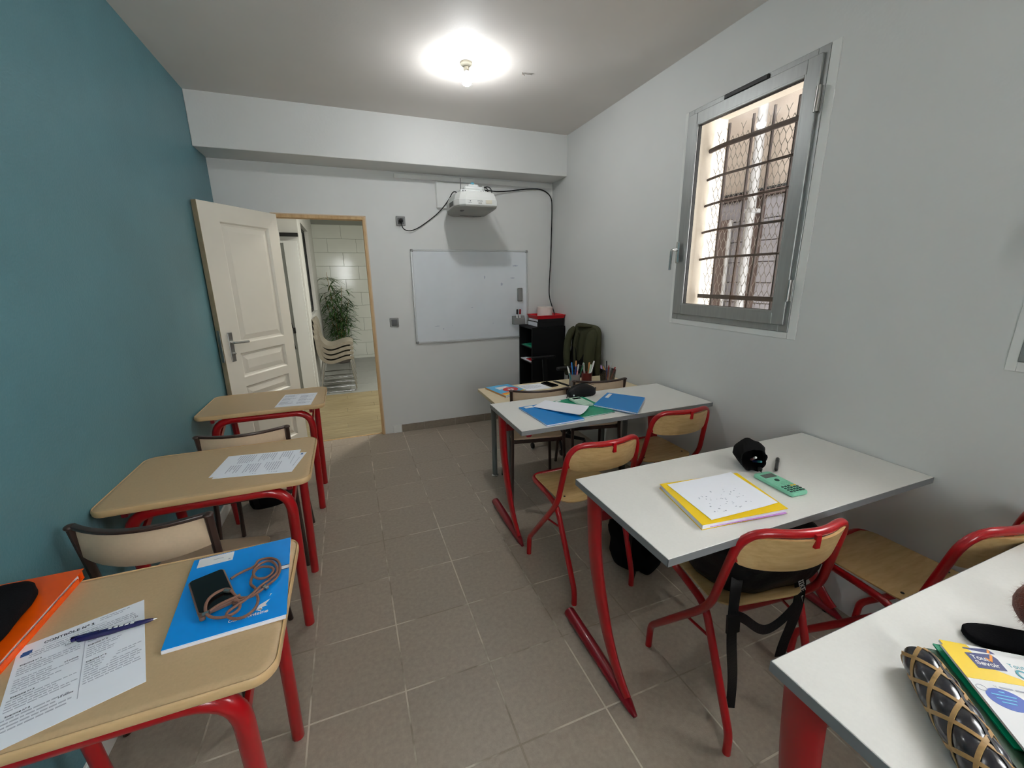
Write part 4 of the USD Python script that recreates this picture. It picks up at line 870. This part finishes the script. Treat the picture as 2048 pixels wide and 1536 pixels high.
def calculator(name, label, loc, rz, m, keym, pale=False):
    t = Thing(name, label, 'calculator', loc, rz); w, l = .078, .163
    t.part('body', slab(w, l, .012, [(.006, 0), (.001, .003), (0, .009), (.002, .0135), (.006, .0148), (.012, .0150)], 5), m)
    t.part('display', plate(w-.022, .026, .002, .0150, .0156, .0003, loc=(0, l/2-.034, 0)), 'lcd' if not pale else 'screen_black')
    t.part('display_frame', join(*[plate(w-.014, .036, .003, .0145, .0153, .0003, loc=(0, l/2-.034, 0))]), m)
    ks = []
    for j in range(3):
        for i in range(6): ks.append(plate(.0072, .0042, .0015, .0149, .0166, .0005, 2, (-.029+i*.0116, -.004-j*.0092, 0)))
    t.part('function_keys', join(*ks), m, kind='stuff')
    ks = []; yk = []
    for j in range(4):
        for i in range(5): (yk if (j == 0 and i > 2) else ks).append(plate(.0095, .0065, .0018, .0149, .0172, .0006, 2, (-.0275+i*.01375, -.034-j*.0112, 0)))
    t.part('number_keys', join(*ks), keym, kind='stuff'); t.part('delete_keys', join(*yk), 'yellow_key' if not pale else keym, label='yellow keys' if not pale else None)
    t.part('cursor_pad', move(lathe([(.001, .0175), (.0075, .0172), (.0085, .0155), (.0085, .0149)], 16), (0, .012, 0)), keym)
    return t
calculator('calculator', 'pale mint calculator on the green folder', (1.240, 2.070, Z2+.0068), 2, 'pale_mint', 'pale_mint', True)
pc = Thing('pencil_case', 'black zipped pencil case by the brown chair backs', 'pencil case', (1.335, 2.225, TH), 5)
pc.part('body', warp(blob(.205, .085, .082, (0, 0, 0), 0, 8, .07, .7), lambda v: np.c_[v[:, 0], v[:, 1]*(1-.3*v[:, 2]/.08), v[:, 2]*(1-.25*(v[:, 0]/.1)**2)]), 'black_nylon')
pc.part('zip', sweep([(-.094, .0, .060), (-.05, 0, .0755), (0, .0, .0825), (.05, 0, .0755), (.094, .0, .060)], rsec(.008, .002), (0, 1, 0)), 'black_plastic')
pc.part('zip_pull', tube([(-.094, 0, .06), (-.115, -.012, .03), (-.125, -.02, .005)], .003, 6), 'black_plastic')
pc.part('loop', tube([(.098, 0, .035), (.112, 0, .04), (.112, 0, .028), (.098, 0, .025)], .0025, 6), 'black_plastic')
pc.part('badge', move(lathe([(.001, .002), (.006, .0015), (.006, 0)], 10), (-.085, -.038, .022), rx=80), 'white_print')

# ------------------------------------------------------------------ table with the yellow folder
YB4 = np.array([(.922, .819), (1.244, .786), (1.304, 1.031), (.978, 1.072)])
yf = folder('yellow_folder', 'bright yellow folder stuffed with sheets, a white page on top', YB4, Z2, 'folder_yellow', .017, fn=lambda s, t: .0012*np.sin(PI*t)*(1-s))
yf.part('purple_sheet', quad(YB4+[(.03, -.003), (-.01, -.006), (0, 0), (0, 0)], Z2+.0052, .0007, None, 2, 2), 'purple_card')
BP = np.array([(.966, .827), (1.240, .819), (1.279, 1.037), (.996, 1.055)])
ps = Thing('loose_page', 'white page with faint pencil sums on the yellow folder', 'paper', (1.12, .935, Z2+.0175), world=True)
ps.part('sheet', quad(BP, Z2+.0192, .0006, lambda s, t: .0025*np.exp(-((s-1)/.12)**2), 10, 6), 'paper')
rr_ = random.Random(21); nt = []
for k in range(46):
    s_, t_ = rr_.uniform(.12, .8), rr_.uniform(.08, .6); nt.append((s_, t_, s_+rr_.uniform(.005, .02), t_+rr_.uniform(.006, .02)))
ps.part('pencil_marks', on_quad(BP, Z2+.0200, nt), 'smudge', kind='stuff', smooth=False)
calculator('calculator', 'bright mint green calculator with dark and yellow keys', (1.391, .924, Z2), -4, 'mint', 'dark_green_key')
op = Thing('open_pouch', 'black drawstring pencil pouch lying open on the grey table', 'pencil case', (1.425, 1.085, TH+.053), -33)
def bagw(v):
    n = meshkit.fbm(v*22, 3, 5)-.5; return v+np.c_[v[:, 0], v[:, 1]*.3, v[:, 2]]*n[:, None]*.8
outer = lathe([(.001, 0), (.030, .004), (.046, .02), (.052, .06), (.050, .10), (.047, .125), (.044, .122), (.045, .10), (.044, .06), (.03, .03), (.001, .025)], 36)
op.part('body', warp(move(outer, (0, .06, 0), rx=90), lambda v: np.c_[bagw(v)[:, 0], v[:, 1], np.maximum(bagw(v)[:, 2], -.0525)]), 'black_cloth')
op.part('drawstring', tube(spline([(.02, -.062, -.03), (.03, -.08, -.045), (.045, -.085, -.05), (.055, -.075, -.05)], 12), .0022, 6), 'black_plastic')
op.part('toggle', ball((.022, -.066, -.034), (.008, .010, .009)), 'black_plastic')
def pen(name, label, cat, base, d, L, r, m, capm=None, group=None):
    d = np.asarray(d, float); d /= np.linalg.norm(d); b = np.asarray(base, float)
    rx = math.degrees(math.acos(np.clip(d[2], -1, 1))); rz = math.degrees(math.atan2(d[0], -d[1])) if rx > .01 else 0
    t = Thing(name, label, cat, b, 0, group)
    f = lambda mm: move(move(mm, rx=rx), rz=rz)
    t.part('barrel', f(lathe([(r*.3, 0), (r*.9, .008), (r, .012), (r, L*.72), (r*.9, L*.72)], 10)), m)
    t.part('end', f(lathe([(r*.92, L*.72), (r*1.12, L*.73), (r*1.1, L*.96), (r*.7, L), (.0005, L)], 10)), capm or m)
pen('pen', 'pink pen poking out of the open black pouch', 'pen', (1.425, 1.075, TH+.030), (-.42, -.55, .42), .072, .0045, 'pen_pink', 'pen_white')
pen('pen', 'blue pen poking out of the open black pouch', 'pen', (1.437, 1.075, TH+.022), (-.30, -.52, .26), .078, .0048, 'pen_blue', 'pen_teal')
pen('pen', 'black pen lying between the open pouch and the wall', 'pen', (1.472, 1.000, TH+.0078), (.11, .075, .0), .135, .0062, 'pen_black')

# ------------------------------------------------------------------ table at the camera
ux, uy = np.array((.78, -.62)), np.array((.62, .78)); WB0 = np.array((1.018, .314))
def wb(s, d, o=(0, 0)): return tuple(WB0+np.array(o)+ux*s-uy*d)
def sheet4(w, h, o=(0, 0)): return np.array([wb(0, h, o), wb(w, h, o), wb(w, 0, o), wb(0, 0, o)])
z = Z2
for nm, lb, m, o, th in (('folder', 'dark green folder at the bottom of the workbook pile', 'dark_green_card', (-.020, .008), .008), ('folder', 'dark red folder in the middle of the workbook pile', 'dark_red_card', (-.010, .005), .007), ('folder', 'green folder just under the workbooks in the pile', 'dark_green_card', (-.016, .012), .004)):
    c4 = sheet4(.222, .305, o); folder(nm, lb, c4, z, m, th); z += th+.0008
folder('folder', 'bright green corner of a folder sticking out of the workbook pile', sheet4(.205, .20, (.004, .012)), z, 'folder_green', .003, pages=False); z += .0038
def workbook(label, o, z):
    c4 = sheet4(.21, .297, o); t = Thing('workbook', label, 'workbook', (*c4.mean(0), z), world=True)
    t.part('pages', quad(c4, z, .004, None, 2, 2), 'paper'); t.part('cover', quad(c4, z+.004, .0006, None, 2, 2), 'white_print', smooth=False)
    y = z+.0047; P_ = lambda *q: [wb(s, d, o) for s, d in q]
    t.part('yellow_band', flat(P_((0, 0), (.042, 0), (.056, .040), (.21, .098), (.21, .118), (.13, .080), (.08, .066), (0, .073)), y), 'folder_yellow', smooth=False)
    t.part('title_label', flat(P_((.031, .010), (.074, .003), (.079, .012), (.078, .038), (.033, .044)), y+.0004), 'label_navy', smooth=False)
    rz = math.degrees(math.atan2(ux[1], ux[0]))
    a = wb(.036, .0225, o); t.part('lettering', text('Tout', .0085, (a[0], a[1], y+.0008), rz, .0003, True), 'white_print')
    a = wb(.036, .0345, o); t.part('lettering', text('Savoir', .0085, (a[0], a[1], y+.0008), rz, .0003, True), 'white_print')
    t.part('tick', flat(P_((.060, .014), (.064, .018), (.072, .004), (.075, .006), (.065, .024), (.058, .016)), y+.0009), 'orange_print', smooth=False)
    a = wb(.088, .026, o); t.part('lettering', text('Tout', .008, (a[0], a[1], y), rz, .0003), 'teal_print')
    a = wb(.088, .050, o); t.part('lettering', text('CE', .019, (a[0], a[1], y+.0005), rz, .0003, True), 'teal_print')
    t.part('small_print', join(*[flat(P_((.040+.022*k, .080), (.058+.022*k, .080), (.058+.022*k, .0825), (.040+.022*k, .0825)), y+.0004) for k in range(6)], flat(P_((.032, .0795), (.035, .0825), (.036, .0785), (.035, .0835)), y+.0004)), 'pale_ink', smooth=False)
    th_ = np.arange(32)*2*PI/32
    t.part('oval_badge', flat(P_(*[(.036+.027*math.cos(a), .106+.021*math.sin(a)) for a in th_]), y), 'oval_blue', smooth=False)
    t.part('badge_lines', join(*[flat(P_((.018+.003*k, .098+.007*k), (.052-.004*k, .098+.007*k), (.052-.004*k, .1005+.007*k), (.018+.003*k, .1005+.007*k)), y+.0004) for k in range(3)], flat(P_((.032, .091), (.040, .091), (.040, .0935), (.032, .0935)), y+.0004)), 'sky_print', smooth=False)
    t.part('number_ring', join(*[flat(P_(*([(.010+.0075*math.cos(a), .090+.0062*math.sin(a)) for a in th_[i:i+2]]+[(.010+.0065*math.cos(a), .090+.0053*math.sin(a)) for a in th_[i:i+2][::-1]])), y+.0003) for i in range(31)]), 'pale_ink', smooth=False)
workbook('lower white workbook showing its top edge beneath the other, same cover', (.019, .010), z); z += .0058
workbook('white workbook with a yellow band and blue oval on top of the pile', (0, 0), z)
# braided pencil case beside the pile
A0, A1 = np.array((.952, .318)), np.array((.760, .112)); ax = (A1-A0)/np.linalg.norm(A1-A0); LN = np.linalg.norm(A1-A0)
cs = Thing('braided_pencil_case', 'shiny dark pencil case latticed with gold braid beside the workbook pile', 'pencil case', (*A0, TH), math.degrees(math.atan2(ax[1], ax[0])))
RR = .030
def skin(u, a, r=0):                                        # along, around
    f = math.sin(min(max(u/LN, .0), 1)*PI)**.25 if 0 < u < LN else .0
    puff = 1+.14*abs(math.sin(a*4/2+u*PI/.062))*abs(math.sin(a*4/2-u*PI/.062))
    rr = (RR*(.55+.45*f)*puff+r); return (u, rr*1.06*math.cos(a), max(RR*.98+rr*math.sin(a), .0008))
rings = [[skin(u, a) for a in np.arange(36)*2*PI/36] for u in np.linspace(.002, LN-.002, 60)]
cs.part('body', loft(rings), 'quilted')
for sgn in (1, -1):
    for k in range(4):
        u0 = np.linspace(.004, LN-.004, 70); a = k*PI/2+sgn*u0*PI/.124
        P3 = np.array([skin(u, b, .0016) for u, b in zip(u0, a)]); nr = np.array([(0, math.cos(b), math.sin(b)) for b in a])
        cs.part('braid', sweep(P3, rsec(.0016, .0068, .0006), nr), 'gold_braid')
cs.part('zip', sweep([skin(u, PI*.40, .001) for u in np.linspace(.01, LN-.01, 30)], rsec(.002, .006, .0006), (0, .3, 1)), 'black_plastic')
kb = Thing('patterned_bag', 'dark cloth bag at the edge of the picture under the brown fur pouch', 'bag', (1.215, .262, TH), -38.5)
kb.part('body', blob(.19, .07, .024, (0, 0, 0), 0, 3, .12, .65), 'black_felt')
fz = Thing('fur_pouch', 'fuzzy red-brown fur pouch at the edge of the picture', 'pouch', (1.262, .250, TH+.0235), 0)
fz.part('body', warp(ball((0, 0, .056), (.060, .058, .056)), lambda v: v*(1+.06*(meshkit.fbm(v*60, 3, 2)-.5)[:, None])), 'fur')
hs = []
for k in range(1500):
    zz = rng.uniform(-.9, 1); a = rng.uniform(0, 2*PI); q = math.sqrt(1-zz*zz); d = np.array((q*math.cos(a), q*math.sin(a), zz)); p = np.array((0, 0, .056))+d*(.059, .057, .055); e = p+d*.009+np.array((rng.uniform(-.006, .006), rng.uniform(-.006, .006), -.003))
    s_ = np.cross(d, (0.3, .5, 1)); s_ *= .0011/np.linalg.norm(s_); hs.append((np.array([p-s_, p+s_, e]), np.array([[0, 1, 2]])))
fz.part('pile', join(*hs), 'fur', kind='stuff', smooth=False)

# ------------------------------------------------------------------ bags
def strap(P, w=.036, t=.0025, ref=(1, 0, 0)): return sweep(spline(P, 30), rsec(w, t, .0008), ref)
bk = Thing('backpack', 'black backpack slumped on the red chair seat, straps hanging down', 'backpack', (1.270, .918, .482), -10)
bk.part('body', blob(.43, .30, .235, (.0, .0, 0), 0, 12, .10, .62, 56, 16, (.02, -.03)), 'black_nylon')
bk.part('front_pocket', blob(.30, .10, .150, (.02, .135, .004), 0, 14, .10, .6, 40, 10), 'black_nylon')
bk.part('zip', sweep(spline([(-.165, -.02, .10), (-.13, -.02, .185), (-.05, -.022, .220), (.05, -.022, .220), (.13, -.02, .185), (.165, -.02, .10)], 30), rsec(.010, .004), (0, 1, 0)), 'black_plastic')
bk.part('carry_handle', tube(spline([(.06, .02, .212), (.075, .03, .235), (.11, .035, .236), (.13, .03, .195)], 16), .007, 8), 'black_nylon')
W2 = lambda x, y, z_: tuple(np.array(((x-1.270)*math.cos(math.radians(10))-(y-.918)*math.sin(math.radians(10)), (x-1.270)*math.sin(math.radians(10))+(y-.918)*math.cos(math.radians(10)), z_-.482)))
bk.part('strap', strap([W2(1.13, .84, .56), W2(1.05, .778, .505), W2(1.035, .764, .455), W2(1.060, .766, .30), W2(1.092, .768, .062)]), 'black_nylon')
bk.part('buckle', sweep([W2(1.034, .762, .475), W2(1.038, .760, .41)], rsec(.045, .012), (1, 0, 0)), 'black_plastic')
sp2 = bk.part('strap', strap([W2(1.25, .84, .66), W2(1.300, .778, .590), W2(1.345, .764, .450), W2(1.338, .760, .40), W2(1.322, .764, .30), W2(1.308, .768, .195)], .044), 'black_nylon')
bk.part('strap', strap([W2(1.04, .762, .47), W2(1.10, .758, .43), W2(1.19, .755, .368), W2(1.27, .755, .385), W2(1.335, .758, .425)], .030, .0025, (0, .3, 1)), 'black_nylon')
tx = move(meshkit.text_mesh('NIKE', .019, .0008, True), (0, 0, 0)); vv = mesh_of(tx)[0]
tx = move(tx, (-vv[:, 0].max()/2, -.0095, 0)); tx = move(tx, rx=90)
ang = math.degrees(math.atan2(.095, .040)); tx = warp(tx, lambda v: np.c_[v[:, 0]*math.cos(math.radians(-ang))-v[:, 2]*math.sin(math.radians(-ang)), v[:, 1], v[:, 0]*math.sin(math.radians(-ang))+v[:, 2]*math.cos(math.radians(-ang))])
c_ = np.array(W2(1.334, .758, .498)); bk.part('strap_lettering', warp(tx, lambda v: v+c_), 'white_print', smooth=False, label='white block letters')
sw_ = move(extr(Polygon([(0, 0), (.006, -.004), (.030, .008), (.008, .001), (.003, .006)]), 0, .0008), (0, 0, 0), rx=90)
c2_ = np.array(W2(1.346, .756, .452)); bk.part('strap_emblem', warp(sw_, lambda v: np.c_[v[:, 2]*.9, v[:, 1], -v[:, 0]]+c2_), 'white_print', smooth=False)
fb = Thing('backpack', 'black backpack slumped on the floor tiles between the two empty red chairs', 'backpack', (1.335, 1.615, 0), 25)
fb.part('body', blob(.25, .20, .33, (0, 0, 0), 0, 31, .10, .62, 44, 14, (-.02, .03)), 'black_cloth')
fb.part('front_pocket', blob(.19, .08, .20, (0, -.095, 0), 0, 33, .10, .6, 36, 10), 'black_cloth')
fb.part('strap', strap([(-.10, -.02, .27), (-.155, -.05, .22), (-.17, -.06, .10), (-.14, -.08, .01)], .035), 'black_nylon'); fb.part('carry_handle', tube(spline([(-.04, .03, .32), (-.04, .035, .35), (.02, .035, .352), (.03, .03, .32)], 12), .007, 8), 'black_nylon')
kb = Thing('school_bag', 'black bag on the floor under the desk in front of the open door', 'bag', (-.655, 3.075, 0), 10)
kb.part('body', blob(.24, .20, .26, (0, 0, 0), 0, 41, .08, .75, 44, 12), 'black_cloth')
kb.part('strap', strap([(-.07, -.07, .20), (-.08, -.12, .15), (-.07, -.118, .06), (-.07, -.10, .02)], .03), 'black_nylon')

# ------------------------------------------------------------------ things on the teacher desk
Z3 = .7002
TB = np.array([(.955, 2.600), (1.149, 2.690), (1.085, 2.905), (.895, 2.875)])
tk = Thing('textbook', 'colourful blue, red and yellow textbook on the corner of the teacher desk', 'book', (1.02, 2.77, Z3), world=True)
tk.part('pages', quad(TB+[(.004, .004), (-.004, .002), (-.003, -.003), (.003, -.003)], Z3+.001, .012, None, 2, 2), 'paper'); tk.part('back_cover', quad(TB, Z3, .001, None, 2, 2), 'sky_print'); tk.part('cover', quad(TB, Z3+.013, .001, None, 2, 2), 'sky_print', smooth=False)
tk.part('spine', quad([TB[3], TB[0], TB[0]+(.003, .001), TB[3]+(.003, .001)], Z3+.001, .012, None, 2, 2), 'kraft')
tk.part('title_box', on_quad(TB, Z3+.0142, [(.25, .55, .75, .80)]), 'white_print', smooth=False)
tk.part('print_band', on_quad(TB, Z3+.0142, [(.02, .02, .98, .10)]), 'folder_yellow', smooth=False); tk.part('print_band', on_quad(TB, Z3+.0142, [(.02, .10, .55, .22)]), 'orange_print', smooth=False)
a_ = np.arange(24)*2*PI/24; TBp = lambda s, t: tuple((1-s)*(1-t)*TB[0]+s*(1-t)*TB[1]+s*t*TB[2]+(1-s)*t*TB[3])
tk.part('red_disc', flat([TBp(.62+.30*math.cos(a), .40+.22*math.sin(a)) for a in a_], Z3+.0144), 'red_print', smooth=False)
tk.part('disc_print', on_quad(TB, Z3+.0149, [(.52, .36, .60, .46), (.63, .32, .72, .44), (.55, .30, .70, .33)]), 'white_print', smooth=False)
ps = Thing('loose_page', 'white handwritten page beside the colourful textbook', 'paper', (1.26, 2.78, Z3), world=True)
ps.part('sheet', quad([(1.165, 2.705), (1.368, 2.706), (1.343, 2.868), (1.150, 2.872)], Z3, .0007, None, 4, 4), 'paper')
ps.part('writing', on_quad([(1.165, 2.705), (1.368, 2.706), (1.343, 2.868), (1.150, 2.872)], Z3+.0008, lines(random.Random(9), .08, .8, .3, .9, 10, .25)), 'smudge', kind='stuff', smooth=False)
dk = Thing('phone', 'dark phone lying face up behind the white page on the teacher desk', 'phone', (1.392, 2.80, Z3), 14); dk.part('case', plate(.07, .14, .01, 0, .008, .002), 'black_plastic'); dk.part('screen', plate(.064, .134, .008, .008, .0088, .0004), 'screen_black')
rl = Thing('ruler', 'flat black ruler on the teacher desk pointing at the pen pots', 'ruler', (1.497, 2.79, Z3), 12); rl.part('blade', box((-.017, -.09, 0), (.017, .10, .002), .0006), 'black_plastic'); rl.part('scale', join(*[box((-.0165, -.085+.01*k, .0019), (-.010+.003*(k % 2), -.0842+.01*k, .0023)) for k in range(18)]), 'grey_print', kind='stuff', smooth=False)
def pot(name, label, x, y, r, h, m, square=False):
    t = Thing(name, label, 'pen pot', (x, y, Z3))
    if square:
        R_ = lambda w, z_: np.c_[rrect(w, w, .008), np.full(20, z_)]
        t.part('cup', loft([R_(r*1.7, 0), R_(r*2, h), R_(r*2-.004, h), R_(r*1.7-.004, .003)]), m)
    else: t.part('cup', lathe([(r*.94, 0), (r, .003), (r, h), (r-.002, h), (r-.0025, .004), (.001, .004)], 26), m)
pot('pen_pot', 'grey plastic pot crammed with pens behind the black pencil case', 1.555, 2.70, .042, .095, 'plastic_cup')
pot('pen_pot', 'dark maroon pot of pale felt pens, the middle of the three pots', 1.682, 2.735, .040, .085, 'maroon_cup')
pot('pen_pot', 'clear square pot of pencils closest to the wall', 1.85, 2.70, .048, .105, 'clear_plastic', True)
q1 = [('teal', 'pen_teal', -.32, -.10, .150), ('white and teal', 'pen_white', -.24, .10, .152), ('navy', 'pen_blue', -.08, -.20, .158), ('light blue', 'folder_blue', -.05, .12, .176), ('pink', 'pen_pink', .06, -.12, .165), ('orange', 'pen_orange', .12, .14, .185), ('green', 'pen_green', .24, -.12, .158), ('red', 'pen_red', .0, .25, .166), ('grey', 'pen_grey', .20, .10, .16), ('black', 'pen_black', -.16, .22, .15)]
for nm, m, dx, dy, L in q1: pen('pen', f'{nm} pen standing in the grey plastic pot', 'pen', (1.555+dx*.07, 2.70+dy*.07, Z3+.005), (dx, dy, 1), L, .0048, m, 'pen_white' if nm in ('teal', 'pink') else None)
q2 = [('tallest white', 'pen_white', .28, .0, .172), ('pale grey', 'pen_grey', -.22, -.1, .165), ('white, capped pale green', 'pen_white', -.08, .12, .155), ('pale teal', 'pale_mint', .08, -.15, .15), ('cream', 'kraft', .20, .16, .155)]
for nm, m, dx, dy, L in q2: pen('felt_pen', f'{nm} felt pen in the dark maroon pot', 'pen', (1.682+dx*.06, 2.735+dy*.06, Z3+.005), (dx, dy, 1), L, .0062, m, 'pale_mint' if 'green' in nm else None)
q3 = [('leaning wooden', 'kraft', -.45, -.05, .14, .03), ('dark red', 'pen_red', .12, .1, .125, .0), ('second dark red', 'pen_red', .25, -.15, .12, .01), ('purple', 'purple_card', -.18, .2, .13, -.01), ('black', 'pen_black', .08, .22, .158, .0), ('blue', 'pen_blue', -.1, -.18, .11, -.012), ('grey', 'pen_grey', .28, .2, .15, .006)]
for nm, m, dx, dy, L, o in q3: pen('pencil', f'{nm} pencil in the clear square pot', 'pencil', (1.85+dx*.05+o, 2.70+dy*.05, Z3+.005), (dx, dy, 1), L, .0042, m)
